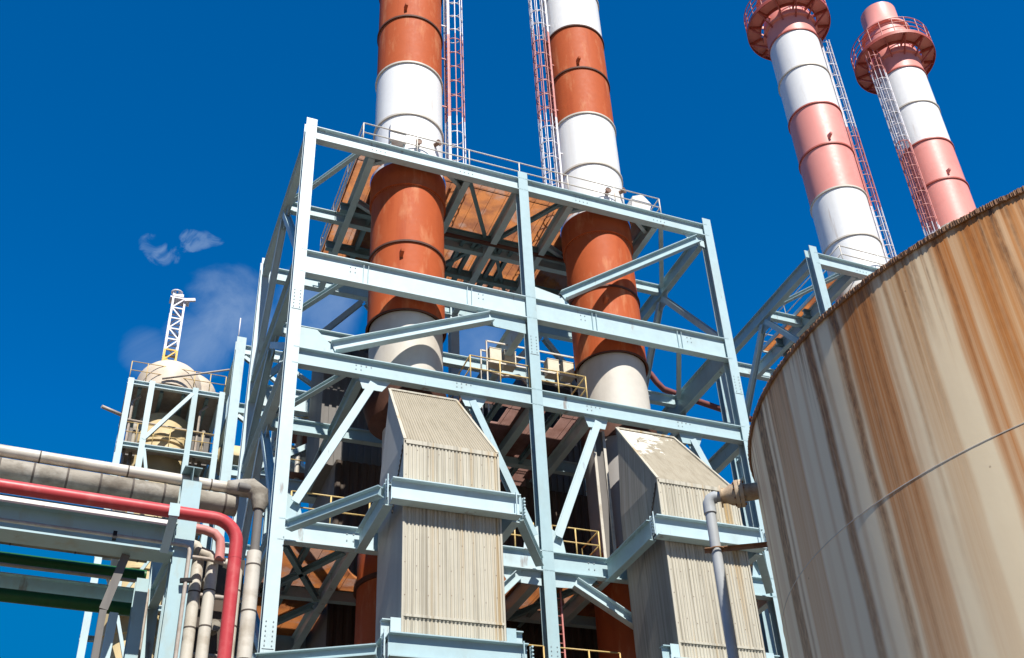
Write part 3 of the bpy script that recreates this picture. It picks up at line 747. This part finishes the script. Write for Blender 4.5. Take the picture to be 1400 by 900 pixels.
# ------------------------------------------------------------------ storage tank with rust runs
TC = (16.264, 10.822); TR = 6.695; TH = 11.70
STAINS = [  # angle from, to, tan, dark, orange, fade length (0 = full height)
 (150.6,151.6,.6,.15,.1,0),(153.5,156.5,.25,0,.05,0),(158.6,162.0,.8,.95,.2,0),(163.0,163.7,.6,.5,.1,0),(164.8,171.0,.65,.05,.25,0),(171.6,173.0,.25,0,0,0),(174.6,175.3,.35,.05,.1,0),
 (177.4,178.9,.9,.65,.45,0),(179.9,180.6,.4,.2,.1,0),(182.6,183.2,.5,.2,.1,0),(183.2,184.3,.9,.75,.45,0),(185.0,190.2,.85,.10,.75,0),(186.6,187.2,.5,.35,.5,0),(188.8,189.4,.5,.55,.3,5),(190.5,191.0,.5,.2,.2,7),
 (192.4,193.0,.6,.35,.2,6),(193.2,196.2,.60,.04,.08,0),(194.4,194.8,.4,.45,.1,3),(195.4,196.0,.5,.35,.2,4),(196.2,196.6,.3,.75,.1,1.6),(196.9,197.4,.4,.6,.1,1.8),
 (199.7,201.9,.8,.06,.85,0),(200.3,200.7,.4,.35,.8,5),(201.5,216,.45,0,.30,9),(184.5,192,.35,0,.25,5),(192,201,.25,0,.05,3),(202.9,203.9,.5,0,.15,0),(203.8,205.5,.8,.30,.75,5),(205.7,206.1,.4,.7,.2,1.5),(203.4,207.2,.7,0,.30,0),(207.0,208.0,.7,.75,.4,4),(208.2,211.5,.6,0,.35,0),(209.0,209.3,.4,.6,.2,3),(210.4,210.9,.4,.5,.5,3),
]
rnd = random.Random(3)
a = 212.0
while a < 508:
    w = rnd.choice([.5, .8, 1.5, 3, 4.5]); 
    STAINS.append((a, a+w, rnd.uniform(.3,.9), rnd.choice([0,.1,.3,.7]) if w < 2 else .05, rnd.uniform(.1,.8), rnd.choice([0,0,3,5])))
    a += w+rnd.choice([.3, 1, 2.5, 4])
for k in range(70):                                   # short runs starting at the rim
    a = rnd.uniform(140, 215); STAINS.append((a, a+rnd.uniform(.12,.35), .4, rnd.uniform(.25,.75), .2, rnd.uniform(.5,2.2)))
def stain_at(ang, z):
    tan = dark = org = 0.0
    for a0, a1, t_, d_, o_, fl in STAINS:
        m = min(.42, .05+(a1-a0)*.45); wob = .10*math.sin(z*1.9+a0*3)+.06*math.sin(z*4.3+a0*7)
        x = ang+wob*min(1, (a1-a0))
        if x < a0-m or x > a1+m: continue
        k = min(1, (x-a0+m)/(2*m), (a1+m-x)/(2*m)); k = k*k*(3-2*k)
        top = TH-z
        k *= max(0, 1-top/fl) if fl else max(.22, 1.0-.10*top)
        tan = 1-(1-tan)*(1-t_*k); dark = 1-(1-dark)*(1-d_*k); org = 1-(1-org)*(1-o_*k)
    if TH-z < .22: dark = 1-(1-dark)*(1-.35*(1-(TH-z)/.22))
    return tan, dark, org
tank = thing('storage_tank', 'large round storage tank streaked with brown rust runs', 'tank', (TC[0], TC[1], 0))
angs = [140+.12*k for k in range(int(75/.12)+1)]
angs += [215+1.0*k for k in range(1, 285)]
zs = [0, 1.5, 3, 4.5] + [5.5+.2*k for k in range(31)] + [TH-.12, TH-.05, TH]
zs = sorted(set(round(z, 3) for z in zs if z <= TH))
me = bpy.data.meshes.new('shell'); V = []; F = []; ST = []; UN = []
for z in zs:
    for an in angs:
        q = R(an); V.append((TR*math.cos(q), TR*math.sin(q), z)); ST.append(stain_at(an, z)); UN.append((q*TR, z, 0))
n = len(angs)
for i in range(len(zs)-1):
    for k in range(n):
        k2 = (k+1) % n; F.append((i*n+k, i*n+k2, (i+1)*n+k2, (i+1)*n+k))
me.from_pydata(V, [], F); me.polygons.foreach_set('use_smooth', [True]*len(F))
ca = me.color_attributes.new('stain', 'FLOAT_COLOR', 'POINT'); ca.data.foreach_set('color', [c for s_ in ST for c in (s_[0], s_[1], s_[2], 1)])
ua = me.attributes.new('unroll', 'FLOAT_VECTOR', 'POINT'); ua.data.foreach_set('vector', [c for u in UN for c in u])
me.materials.append(M['tank'])
sh = bpy.data.objects.new('shell', me); COL.objects.link(sh); sh.parent = tank
for z in (8.50, 5.3, 2.1):                            # raised weld seams
    MB().lathe([(TR-.01,z-.010),(TR+.006,z-.006),(TR+.006,z+.006),(TR-.01,z+.010)], (TC[0],TC[1],0), 240, cap=False).build('weld_seam', M['cream'], tank)
rm = MB(); rm.lathe([(TR-.02,TH-.005),(TR+.03,TH-.005),(TR+.03,TH+.03),(TR-.02,TH+.03)], (TC[0],TC[1],0), 240, cap=False)
rm.build('rim_angle', M['rustpipe'], tank)
MB().lathe([(TR,TH+.05),(.2,TH+1.1),(0,TH+1.1)], (TC[0],TC[1],0), 96, cap=False).build('roof', M['cream'], tank)
cl = MB(); rr = random.Random(9); nn = 760
inner = []; outer = []
for k in range(nn+1):                                 # ragged crust of rust scale along the rim
    an = R(138+80*k/nn); hgt = max(.012, rr.gauss(.022, .012)+.014*math.sin(k*.21)*math.sin(k*.047)); out = .035+rr.uniform(0,.02)
    ca_, sa_ = math.cos(an), math.sin(an)
    inner += [(TC[0]+(TR-.05)*ca_, TC[1]+(TR-.05)*sa_, TH+.028), (TC[0]+(TR-.02)*ca_, TC[1]+(TR-.02)*sa_, TH+.03+hgt), (TC[0]+(TR+out)*ca_, TC[1]+(TR+out)*sa_, TH+.02+hgt*.5), (TC[0]+(TR+out-.01)*ca_, TC[1]+(TR+out-.01)*sa_, TH-.02-rr.uniform(0,.03)), (TC[0]+(TR+.012)*ca_, TC[1]+(TR+.012)*sa_, TH-.04)]
cl.add(inner, [(5*k+q, 5*k+q+1, 5*k+q+6, 5*k+q+5) for k in range(nn) for q in range(4)])
cl.build('rust_scale', M['rustpipe'], tank)
# nozzle on the tank and the plastic down pipe held by an angle bracket
nz = Vector((10.62,14.5,10.98)); ax = Vector((-.69,.48,0)).normalized()*.69
nt_ = thing('tank_nozzle', 'rusty brown flanged nozzle and valve on the tank side', 'pipe fitting', tuple(nz))
MB().tube([nz-ax*.25, nz+ax*.35], .155, 18).build('nozzle', M['brownpipe'], nt_)
MB().tube([nz+ax*.30, nz+ax*.40], .25, 18).tube([nz+ax*.415, nz+ax*.51], .25, 18).build('flange', M['brownpipe'], nt_)
fl_ = nt_.children[-1]
MB().tube([nz+ax*.51, nz+ax*.62, nz+ax*.74, nz+ax*.86], [.20,.19,.14,.13], 16).build('valve_body', M['brownpipe'], nt_)
MB().tube([nz+ax*.86, nz+ax*.90], .20, 18).build('flange', M['brownpipe'], nt_)
bo = MB()
for k in range(8):
    q = R(45*k); u = ax.cross(Vector((0,0,1))).normalized(); p = nz+u*.21*math.cos(q)+Vector((0,0,.21*math.sin(q)))
    bo.tube([p+ax*.26, p+ax*.55], .022, 6)
bo.build('flange_bolts', M['rustpipe'], fl_)
dp = thing('drain_pipe', 'grey plastic drain pipe dropping from the tank nozzle', 'pipe', tuple(nz+ax*1.1))
e0 = nz+ax*.90; cc = nz+ax*1.22
path = [e0, nz+ax*1.05, nz+ax*1.14+Vector((0,0,-.02)), nz+ax*1.20+Vector((0,0,-.05)), cc+Vector((0,0,-.13)), cc+Vector((0,0,-10.9))]
MB().tube(path, .092, 18).build('down_pipe', M['pvc'], dp)
MB().tube([nz+ax*1.0, nz+ax*1.08, nz+ax*1.16+Vector((0,0,-.03)), nz+ax*1.215+Vector((0,0,-.10)), cc+Vector((0,0,-.2)), cc+Vector((0,0,-.30))], .112, 18).build('elbow', M['pvc'], dp)
b0 = Vector((10.75,14.62,10.05)); b1 = cc+Vector((-.22,.02,-1.0))
MB().bar(b0, b1, .065, .012, (0,0,1)).bar(b0, b1, .012, .065, (0,0,1), (.026,-.039)).build('bracket', M['rustpipe'], dp)
MB().tube(arc_pts((cc.x,cc.y), .135, cc.z-1.0, 0, 360, 20)[:-1], .014, 6, closed=True).build('clamp', M['rustpipe'], dp)

# ------------------------------------------------------------------ pipe rack on the left
TA = R(3.8); TX = Vector((math.cos(TA), math.sin(TA), 0)); TN = Vector((-math.sin(TA), math.cos(TA), 0)); P0 = Vector((3,27,0))
def rk(u, z, off=0): return P0+TX*(u-3)+TN*off+Vector((0,0,z))
def elbow(u, z, off, rad, r_, down=True, n=8):
    """points of a bend from along-rack to straight down, centred so the down leg stands at u"""
    return [rk(u-rad+rad*math.sin(math.pi/2*k/n), z-rad+rad*math.cos(math.pi/2*k/n), off) for k in range(n+1)]
rack = thing('pipe_rack', 'pale blue steel pipe rack crossing in from the left', 'pipe rack', tuple(rk(2.2,0)))
MB().ibeam(rk(-9,14.83,.10), rk(1.96,14.83,.10), .82, .70, tf=.05).build('rack_beam', M['rack'], rack)
MB().bar(rk(-9,15.17,-.262), rk(1.9,15.17,-.262), .018, .15).build('edge_strip', M['white'], rack)  # added white strip stands in for the bright highlight on the flange edge
MB().ibeam(rk(2.2,0,.15), rk(2.2,16.56,.15), .42, .48, TN, .03).build('rack_column', M['rack'], rack)
MB().ibeam(rk(2.2,16.80,.0), rk(2.2,16.80,4.3), .44, .44).build('cross_beam', M['steel_dark'], rack)
MB().ibeam(rk(2.2,15.0,.40), rk(2.2,15.0,4.0), .60, .24).build('cross_beam', M['rack'], rack)
MB().ibeam(rk(-9,15.0,4.2), rk(2.0,15.0,4.2), .50, .34).build('rear_rack_beam', M['rack'], rack)
MB().ibeam(rk(2.2,0,4.2), rk(2.2,16.56,4.2), .36, .34, TN, .03).build('rack_column', M['rack'], rack)
MB().ibeam(rk(1.55,0,1.6), rk(1.55,14.4,1.6), .30, .30, TN, .03).build('rack_column', M['rack'], rack)
MB().box(rk(1.61,15.03,-.96), rk(1.86,15.37,-.94)).build('hanger_plate', M['rack'], rack)
MB().bar(rk(1.74,15.03,-.90), rk(1.72,14.36,-.27), .20, .05, TN).build('hanger_strap', M['rack'], rack)
MB().bar(rk(.92,14.40,.25), rk(.62,12.95,.25), .20, .10, TN).bar(rk(.62,12.93,.25), rk(.60,8,.25), .16, .1, TN).build('drop_bracket', M['casing_grey'], rack)
MB().bar(rk(.98,13.35,1.4), rk(.66,0,1.4), .20, .20, TN).build('rack_column', M['rack'], rack)

def jointed(name, label, path, r_, m, joints, group=None, jm='lag_dark', w=.035):
    t = thing(name, label, 'pipe', tuple(path[0]), group)
    MB().tube(path, r_, 20).build('lagging', M[m], t)
    mb = MB(); pts = [Vector(p) for p in path]; L = 0; nxt = joints*.6
    for a, b in zip(pts[:-1], pts[1:]):
        d = (b-a); l = d.length; d.normalize()
        while l > 1.0 and nxt < L+l:
            if nxt > L: 
                p = a+d*(nxt-L); mb.tube([p-d*w/2, p+d*w/2], r_+.008, 20)
            nxt += joints
        L += l
    if mb.v: mb.build('joint_band', M[jm], t)
    return t
t = thing('red_pipe', 'red fire main running along the rack and turning down', 'pipe', tuple(rk(3.45,10,-.38)))
MB().tube([rk(-9,15.31,-.62), rk(1.0,15.31,-.62)]+elbow(3.36,15.31,-.62,.62,.165)+[rk(3.36,0,-.62)], .163, 24).build('pipe_run', M['redpipe'], t)
for z in (14.3,): MB().tube([rk(3.36,z,-.62), rk(3.36,z-.03,-.62)], .167, 24).build('weld_band', M['redpipe'], t)
for o, z, r_, lab in ((1.35,15.85,.24,'dirty lagged pipe behind the front rack beam, second row'), (2.05,15.80,.26,'dirty lagged pipe behind the front rack beam, third row'), (2.75,15.82,.24,'dirty lagged pipe behind the front rack beam, fourth row'), (3.4,15.95,.20,'dirty lagged pipe behind the front rack beam, rearmost row')):
    jointed('lagged_pipe', lab, [rk(-9,z,o), rk(1.8,z,o)], r_, 'lag_old', 1.6, 'horizontal pipes on the left rack')
jointed('lagged_pipe', 'uppermost pale lagged pipe on the left rack', [rk(-9,16.87,.55), rk(3.35,16.87,.55)], .155, 'lag', 2.1, 'horizontal pipes on the left rack')
jointed('lagged_pipe', 'thick dirty lagged pipe below the pale one on the rack', [rk(-9,16.40,.62), rk(3.5,16.40,.62)], .285, 'lag_old', .78, 'horizontal pipes on the left rack', w=.05)
jointed('lagged_pipe', 'white lagged riser beside the left column of the near frame', [rk(3.98,0,.1), rk(3.98,14.88,.1)], .185, 'lag', 1.25, 'vertical pipes beside the left column')
tag(MB().tube([rk(3.4,16.7,.1)]+elbow(3.98,16.7,.1,.32,.14)+[rk(3.98,14.85,.1)], .12, 16).build('bare_pipe', M['casing_grey']), 'dark bare pipe between the lagged elbow and the white riser', 'pipe')
tag(MB().tube([rk(3.2,16.84,.5), rk(3.5,16.84,.4), rk(3.76,16.80,.25), rk(3.97,16.6,.12), rk(4.0,16.3,.1), rk(3.98,16.1,.1)], [.2,.24,.27,.25,.22,.16], 16).build('lagged_elbow', M['lag_old']), 'ragged lagged elbow where the rack pipes turn down', 'pipe fitting')
for u, off, r_, zt, lab in ((2.72,.75,.15,15.2,'grey lagged riser nearest the rack column'), (3.05,.55,.15,14.9,'grey lagged riser behind the red pipe, left side'), (3.66,.35,.12,14.6,'thin grey riser between red pipe and white riser')):
    jointed('lagged_pipe', lab, [rk(u,0,off), rk(u,zt-.5,off), rk(u,zt-.2,off), rk(u-.1,zt-.06,off), rk(u-.35,zt,off)], r_, 'lag', .95, 'vertical pipes beside the left column')
tag(MB().tube([rk(2.2,15.38,.2), rk(2.7,15.36,.2), rk(2.95,15.30,.2), rk(3.1,15.15,.2), rk(3.14,14.9,.2), rk(3.14,14.6,.2)], .12, 16).build('pink_pipe', M['ladder_p']), 'short faded pink pipe bending down behind the red pipe', 'pipe')
t = thing('conduit', 'thin galvanised conduit clipped along the rack beam and down the column', 'conduit', tuple(rk(2.3,14.6,-.24)))
MB().tube([rk(-9,14.66,-.20), rk(2.2,14.66,-.20), rk(2.3,14.63,-.20), rk(2.33,14.53,-.20), rk(2.33,0,-.20)], .048, 12).build('tube_run', M['conduit'], t)
for u in (.55, -3.2, -6.5): MB().box(rk(u-.05,14.56,-.26), rk(u+.05,14.76,-.13)).build('clip', M['black'], t)
for z in (13.72, 11.5): MB().bar(rk(2.2,z,-.20), rk(2.48,z+.05,-.20), .1, .1).build('clip', M['black'], t)
for z, r_, lab in ((15.62,.17,'dark green pipe above the rear rack beam'), (14.60,.18,'dark green pipe below the rear rack beam')):
    tag(MB().tube([rk(-9,z,4.0), rk(1.9,z,4.0)], r_, 16).build('green_pipe', M['greenpipe']), lab, 'pipe', 'green pipes on the rear rack')
tag(MB().tube([rk(-9,15.33,3.75), rk(1.6,15.33,3.75), rk(1.85,15.28,3.75), rk(1.98,15.1,3.75), rk(2.0,14.8,3.75), rk(2.0,12,3.75)], .05, 10).build('thin_pipe', M['conduit']), 'thin grey pipe bending down along the rear rack beam', 'pipe')
tag(MB().tube([rk(2.45,14.62,.3), rk(2.9,14.62,.3), rk(3.3,14.55,.3)], .05, 10).build('thin_pipe', M['conduit']), 'short thin branch pipe right of the rack column', 'pipe')

eh = thing('dark_clutter_box', 'dark box added as clutter to darken the gap behind the lagged risers', 'clutter', tuple(rk(3.3,0,2.4)))  # added dark box, stands in for clutter and darkens the gap between risers
MB().prism([rk(2.55,0,1.9), rk(4.15,0,1.9), rk(4.15,0,3.2), rk(2.55,0,3.2)], (0,0,15.5)).build('body', M['casing'], eh)
for z in (12.6, 14.2): MB().tube([rk(2.5,z,1.6), rk(4.1,z,1.6)], .07, 8).build('pipe_loop', M['conduit'], eh)
for u, z in ((2.75,15.0),(3.2,14.6),(3.45,13.4)): MB().tube([rk(u,z,1.85), rk(u,z,1.5)], .16, 12).build('valve_wheel', M['lag_old'], eh)

# ------------------------------------------------------------------ process tower in the background, left
TY = 48.0
tw = thing('process_tower', 'open steel tower with two railed decks behind the pipe rack', 'tower', (2.4, TY, 0))
for x in (.55, 1.5, 3.5, 4.75):
    for y in (TY, TY+4):
        MB().ibeam((x,y,0), (x,y,33.25), .26, .26, (0,1,0), .025).build('column', M['steel_far'], tw)
for z in (33.15, 29.75, 26.0, 22.0, 18.0):
    for y in (TY-.02, TY+4):
        MB().ibeam((.4,y,z-.12), (4.9,y,z-.12), .24, .2).build('beam', M['steel_far'], tw)
    for x in (.55, 3.5, 4.75): MB().ibeam((x,TY+.15,z-.12), (x,TY+3.85,z-.12), .24, .2).build('beam', M['steel_far'], tw)
    MB().box((.4,TY-.1,z+.005), (4.9,TY+(3.9 if z > 33 else 1.0),z+.03)).build('deck', M['conduit'], tw)
    railing(tw, [(.45,TY-.05,z+.03),(4.85,TY-.05,z+.03)], 1.05, 'rail', .75, r=.022)
MB().ibeam((1.5,TY-.05,30.0), (3.4,TY-.05,32.9), .18, .18, (0,1,0), .02).build('brace', M['steel_far'], tw)
MB().ibeam((1.62,TY-.05,29.5), (2.3,TY-.05,26.3), .14, .14, (0,1,0), .02).build('brace', M['steel_far'], tw)
MB().ibeam((3.35,TY-.05,25.6), (1.7,TY-.05,22.3), .14, .14, (0,1,0), .02).build('brace', M['steel_far'], tw)
MB().ibeam((1.6,TY-.05,21.6), (2.6,TY-.05,18.3), .14, .14, (0,1,0), .02).build('brace', M['steel_far'], tw)
MB().tube([(1.9,TY-.2,33.4),(4.9,TY-.6,34.3)], .05, 8).build('stay_pipe', M['conduit'], tw)
for x0, z0, w_, h_ in ((3.75,29.8,.8,1.9),(.75,29.8,.55,1.5),(3.8,26.1,.8,2.2),(.8,26.1,.5,2.4)):
    MB().box((x0,TY+1.2,z0), (x0+w_,TY+2.6,z0+h_)).build('equipment_box', M['casing_grey'], tw)
for x in (1.0, 2.0, 3.0, 4.1): MB().ibeam((x,TY+.1,32.9), (x,TY+3.9,32.9), .22, .16).build('joist', M['steel_dark'], tw)
for x in (.8, 3.9): 
    MB().tube([(x,TY+.6,26),(x,TY+.6,32.4),(x+.3,TY+.6,32.75)], .06, 8).build('small_bore_pipe', M['conduit'], tw)
    MB().tube([(x+.3,TY+.9,28),(x+.3,TY+.9,31.5)], .09, 8).build('small_bore_pipe', M['lag_old'], tw)
MB().tube([(.5,TY+.5,31.3),(4.8,TY+.5,31.1)], .06, 8).build('small_bore_pipe', M['conduit'], tw)
MB().tube([(.5,TY+.7,28.9),(4.8,TY+.7,28.7)], .09, 8).build('small_bore_pipe', M['lag_old'], tw)
ves = thing('pressure_vessel', 'tan upright pressure vessel standing inside the open tower', 'vessel', (2.45, TY+2.1, 18))
MB().lathe([(1.35,17.5),(1.35,31.6),(1.2,32.2),(.7,32.6),(0,32.7)], (2.45,TY+2.1,0), 40).build('shell', M['vessel'], ves)
for z in (30.6, 27.5, 24, 21): MB().lathe([(1.352,z),(1.43,z),(1.43,z+.12),(1.352,z+.12)], (2.45,TY+2.1,0), 40, cap=False).build('stiffening_ring', M['vessel'], ves)
do = thing('dome_tank', 'pale tan rounded tank on top of the open tower', 'tank', (2.6, TY+1.6, 33.2))
prof = [(1.55*math.cos(R(k*9)), 33.95+1.35*math.sin(R(k*9))) for k in range(11)]
MB().lathe([(1.55,33.25)]+prof, (2.35,TY+1.4,0), 40).build('dome', M['dome'], do)
prof2 = [(1.35*math.cos(R(k*9)), 34.3+1.1*math.sin(R(k*9))) for k in range(11)]
MB().lathe([(1.35,33.25)]+prof2, (3.35,TY+2.3,0), 40).build('rear_dome', M['dome'], do)
mast = thing('lattice_mast', 'yellow and white lattice mast rising above the dome tank', 'mast', (2.2, TY+2.6, 34))
def lattice(z0, z1, m):
    mb = MB(); cx, cy, h = 2.2, TY+2.6, .30
    cs = [(cx-h,cy-h),(cx+h,cy-h),(cx+h,cy+h),(cx-h,cy+h)]
    for c in cs: mb.bar((c[0],c[1],z0), (c[0],c[1],z1), .10, .10)
    n = max(1, round((z1-z0)/.62)); dz = (z1-z0)/n
    for k in range(n):
        for i in range(4):
            p, q = cs[i], cs[(i+1)%4]; za = z0+k*dz
            if k % 2: p, q = q, p
            mb.bar((p[0],p[1],za), (q[0],q[1],za+dz), .07, .07); mb.bar((p[0],p[1],za+dz), (q[0],q[1],za+dz), .07, .07)
    mb.build('lattice', M[m], mast)
lattice(33.5, 36.9, 'yellow'); lattice(36.902, 40.3, 'ladder_w')
MB().box((1.75,TY+2.3,40.3), (2.75,TY+2.9,40.38)).build('head_plate', M['ladder_w'], mast)
hd = MB()
for a_ in range(0, 360, 60): hd.tube([(2.05,TY+2.4,40.38),(2.05+.26*math.cos(R(a_)),TY+2.4+.26*math.sin(R(a_)),40.70)], .05, 6)
hd.box((1.85,TY+2.25,40.38), (2.4,TY+2.85,40.56)); hd.tube([(2.05+.26*math.cos(R(a_)),TY+2.4+.26*math.sin(R(a_)),40.70) for a_ in range(0,360,30)], .05, 6, closed=True)
hd.bar((2.45,TY+2.2,40.15), (3.0,TY+2.2,40.3), .14, .16)
hd.build('head_frame', M['ladder_w'], mast)
tag(MB().tube([(-.5,TY-.1,31.42),(.42,TY+.3,31.36)], .085, 10).build('vent_pipe', M['conduit']), 'short pipe stub poking out left of the open tower', 'pipe')
tag(MB().box((3.9,TY+2.5,33.2), (4.7,TY+3.3,34.9)).build('cabinet', M['wrap']), 'pale cabinet beside the dome tank on the tower top', 'cabinet')
# second steel structure between tower and frame
b2 = thing('steel_gantry', 'pale blue steel gantry standing between the tower and the near frame', 'gantry', (5.4, TY, 0))
for x, y, zt in ((5.35,TY,36.65), (9.6,TY,36.3), (5.35,TY+5,36.3), (9.6,TY+5,36.3), (14.5,TY,36.3), (19.5,TY,36.3), (24.5,TY,36.3)):
    MB().ibeam((x,y,0), (x,y,zt), .5, .46, (0,1,0), .035).build('column', M['steel_far'], b2)
for z in (36.0, 32.5, 29.0, 25.0, 21.0):
    MB().ibeam((5.6,TY,z), (24.5,TY,z), .55, .3).build('beam', M['steel_far'], b2)
    MB().ibeam((5.35,TY+.25,z), (5.35,TY+4.75,z), .4, .3).build('beam', M['steel_far'], b2)
for k, x in enumerate((5.6, 9.8, 14.7)):
    for z in (32.7, 29.2, 25.2):
        MB().ibeam((x,TY,z+2.9), (x+3.8,TY,z+.3), .2, .18, (0,1,0), .02).build('brace', M['steel_far'], b2)
MB().tube([(5.2,TY,36.65),(5.2,TY,38.0)], .03, 6).build('antenna', M['ladder_w'], b2)
bv = thing('process_vessel', 'horizontal tan vessel between tower and gantry', 'vessel', (5.9, TY+2.5, 31))
MB().tube([(5.0,TY+2.5,31.0),(5.3,TY+2.5,31.0),(8.6,TY+2.5,31.0),(8.9,TY+2.5,31.0)], [.3,.8,.8,.3], 24).build('shell', M['vessel'], bv)
MB().box((5.5,TY+1.9,29.3), (5.7,TY+3.1,30.4)).build('saddle', M['steel_far'], bv)
MB().box((8.1,TY+1.9,29.3), (8.3,TY+3.1,30.4)).build('saddle', M['steel_far'], bv)

# ------------------------------------------------------------------ camera
cam = bpy.data.cameras.new('camera'); co = bpy.data.objects.new('camera', cam); COL.objects.link(co)
RM = ((0.9143733, -0.3983501, -0.0723785), (0.1737347, 0.5475194, -0.8185589), (0.3657030, 0.7358938, 0.5698444))
rt, dn, fw = (Vector(r_).normalized() for r_ in RM)
mw = Matrix((( rt.x, -dn.x, -fw.x, 0), (rt.y, -dn.y, -fw.y, 0), (rt.z, -dn.z, -fw.z, 1.7), (0,0,0,1)))
co.matrix_world = mw
cam.sensor_fit = 'HORIZONTAL'; cam.sensor_width = 36; cam.lens = 1536.3/1400*36
cam.shift_x = -79.9/1400; cam.shift_y = 52.3/1400
cam.clip_start = .1; cam.clip_end = 5000
S.camera = co

# ------------------------------------------------------------------ light
SUN_EL, SUN_AZ = 50.0, -2.0            # azimuth from straight behind the camera (-Y) towards +X
el, az = R(SUN_EL), R(SUN_AZ)
sd = Vector((math.sin(az)*math.cos(el), -math.cos(az)*math.cos(el), math.sin(el)))
sl = bpy.data.lights.new('sun', 'SUN'); sl.energy = 5.0; sl.angle = R(.5); sl.color = (1.0, .965, .90)
so = bpy.data.objects.new('sun', sl); COL.objects.link(so); so.rotation_euler = sd.to_track_quat('Z', 'Y').to_euler(); so.location = (0,0,80)
w = bpy.data.worlds.new('World'); S.world = w; w.use_nodes = True
N = w.node_tree.nodes; L = w.node_tree.links; bg = N['Background']
sky = N.new('ShaderNodeTexSky'); sky.sky_type = 'NISHITA'; sky.sun_disc = False
sky.sun_elevation = el; sky.sun_rotation = math.pi - az     # rotation is clockwise from +Y
sky.air_density = 1.0; sky.dust_density = 0.0; sky.ozone_density = 6.0; sky.altitude = 1500
hs = N.new('ShaderNodeHueSaturation'); hs.inputs['Saturation'].default_value = 1.40; L.new(sky.outputs[0], hs.inputs['Color'])
dk = N.new('ShaderNodeMix'); dk.data_type = 'RGBA'; dk.blend_type = 'DARKEN'; dk.inputs['Factor'].default_value = 1
L.new(hs.outputs[0], dk.inputs['A']); dk.inputs['B'].default_value = (.60, 1.00, 2.75, 1)
tc = N.new('ShaderNodeTexCoord')
def dirmask(d, r0, r1):
    dt = N.new('ShaderNodeVectorMath'); dt.operation = 'DOT_PRODUCT'; dt.inputs[1].default_value = Vector(d).normalized()
    nv = N.new('ShaderNodeVectorMath'); nv.operation = 'NORMALIZE'; L.new(tc.outputs['Generated'], nv.inputs[0]); L.new(nv.outputs[0], dt.inputs[0])
    mr = N.new('ShaderNodeMapRange'); mr.interpolation_type = 'SMOOTHSTEP'; mr.inputs['From Min'].default_value = math.cos(R(r1)); mr.inputs['From Max'].default_value = math.cos(R(r0))
    L.new(dt.outputs['Value'], mr.inputs['Value']); return mr.outputs[0]
def skynoise(sc, det, dist):
    cn = N.new('ShaderNodeTexNoise'); cn.inputs['Scale'].default_value = sc; cn.inputs['Detail'].default_value = det; cn.inputs['Roughness'].default_value = .58; cn.inputs['Distortion'].default_value = dist
    L.new(tc.outputs['Generated'], cn.inputs['Vector']); return cn.outputs['Fac']
acc = None
# ((direction), radii, noise, strength): steam drifting over the works and one thin wisp higher up
CL = [((0.0047,0.7685,0.6398), 0, 1.0, 'fine', .26), ((0.0154,0.7733,0.6339), 0, 1.1, 'fine', .34), ((0.0268,0.7700,0.6375), 0, 1.1, 'fine', .36), ((0.0371,0.7627,0.6457), 0, 1.2, 'fine', .30), ((0.0495,0.7597,0.6484), 0, 1.1, 'fine', .28), ((0.0788,0.7932,0.6038), 0, 3.4, 'soft', .48), ((0.0556,0.8128,0.5799), 0, 2.8, 'soft', .42), ((0.0171,0.8223,0.5688), 0, 2.0, 'soft', .25), ((0.1442,0.7763,0.6136), 0, 3.2, 'soft', .38), ((0.2897,0.7530,0.5908), 0, 2.6, 'soft', .3)]
NO = {'fine': skynoise(38, 6, 1.2), 'soft': skynoise(11, 8, .5)}
for (p, r0, r1, kind, k) in CL:
    mk = dirmask(p, r0, r1)
    a1 = N.new('ShaderNodeMath'); a1.operation = 'MULTIPLY_ADD'; a1.inputs[1].default_value = .55; a1.inputs[2].default_value = -.55; L.new(mk, a1.inputs[0])
    a2 = N.new('ShaderNodeMath'); a2.operation = 'ADD'; L.new(a1.outputs[0], a2.inputs[0]); L.new(NO[kind], a2.inputs[1])
    cf = N.new('ShaderNodeMapRange'); cf.interpolation_type = 'SMOOTHSTEP'; cf.inputs['From Min'].default_value = .22 if kind == 'soft' else .43; cf.inputs['From Max'].default_value = .68 if kind == 'soft' else .66; L.new(a2.outputs[0], cf.inputs['Value'])
    mu = N.new('ShaderNodeMath'); mu.operation = 'MULTIPLY'; mu.inputs[1].default_value = k; L.new(cf.outputs[0], mu.inputs[0])
    if acc is None: acc = mu.outputs[0]
    else:
        ad = N.new('ShaderNodeMath'); ad.operation = 'MAXIMUM'; L.new(acc, ad.inputs[0]); L.new(mu.outputs[0], ad.inputs[1]); acc = ad.outputs[0]
mu = N.new('ShaderNodeMath'); mu.operation = 'MULTIPLY'; mu.use_clamp = True; mu.inputs[1].default_value = 1; L.new(acc, mu.inputs[0])
mx = N.new('ShaderNodeMix'); mx.data_type = 'RGBA'; L.new(mu.outputs[0], mx.inputs['Factor']); L.new(dk.outputs['Result'], mx.inputs['A']); mx.inputs['B'].default_value = (2.5, 3.3, 4.4, 1)
L.new(mx.outputs['Result'], bg.inputs['Color']); bg.inputs['Strength'].default_value = .125
S.view_settings.view_transform = 'Standard'; S.view_settings.look = 'None'; S.view_settings.gamma = 1; S.view_settings.exposure = .55
S.cycles.max_bounces = 6; S.cycles.diffuse_bounces = 3; S.cycles.glossy_bounces = 2
S.cycles.use_denoising = True
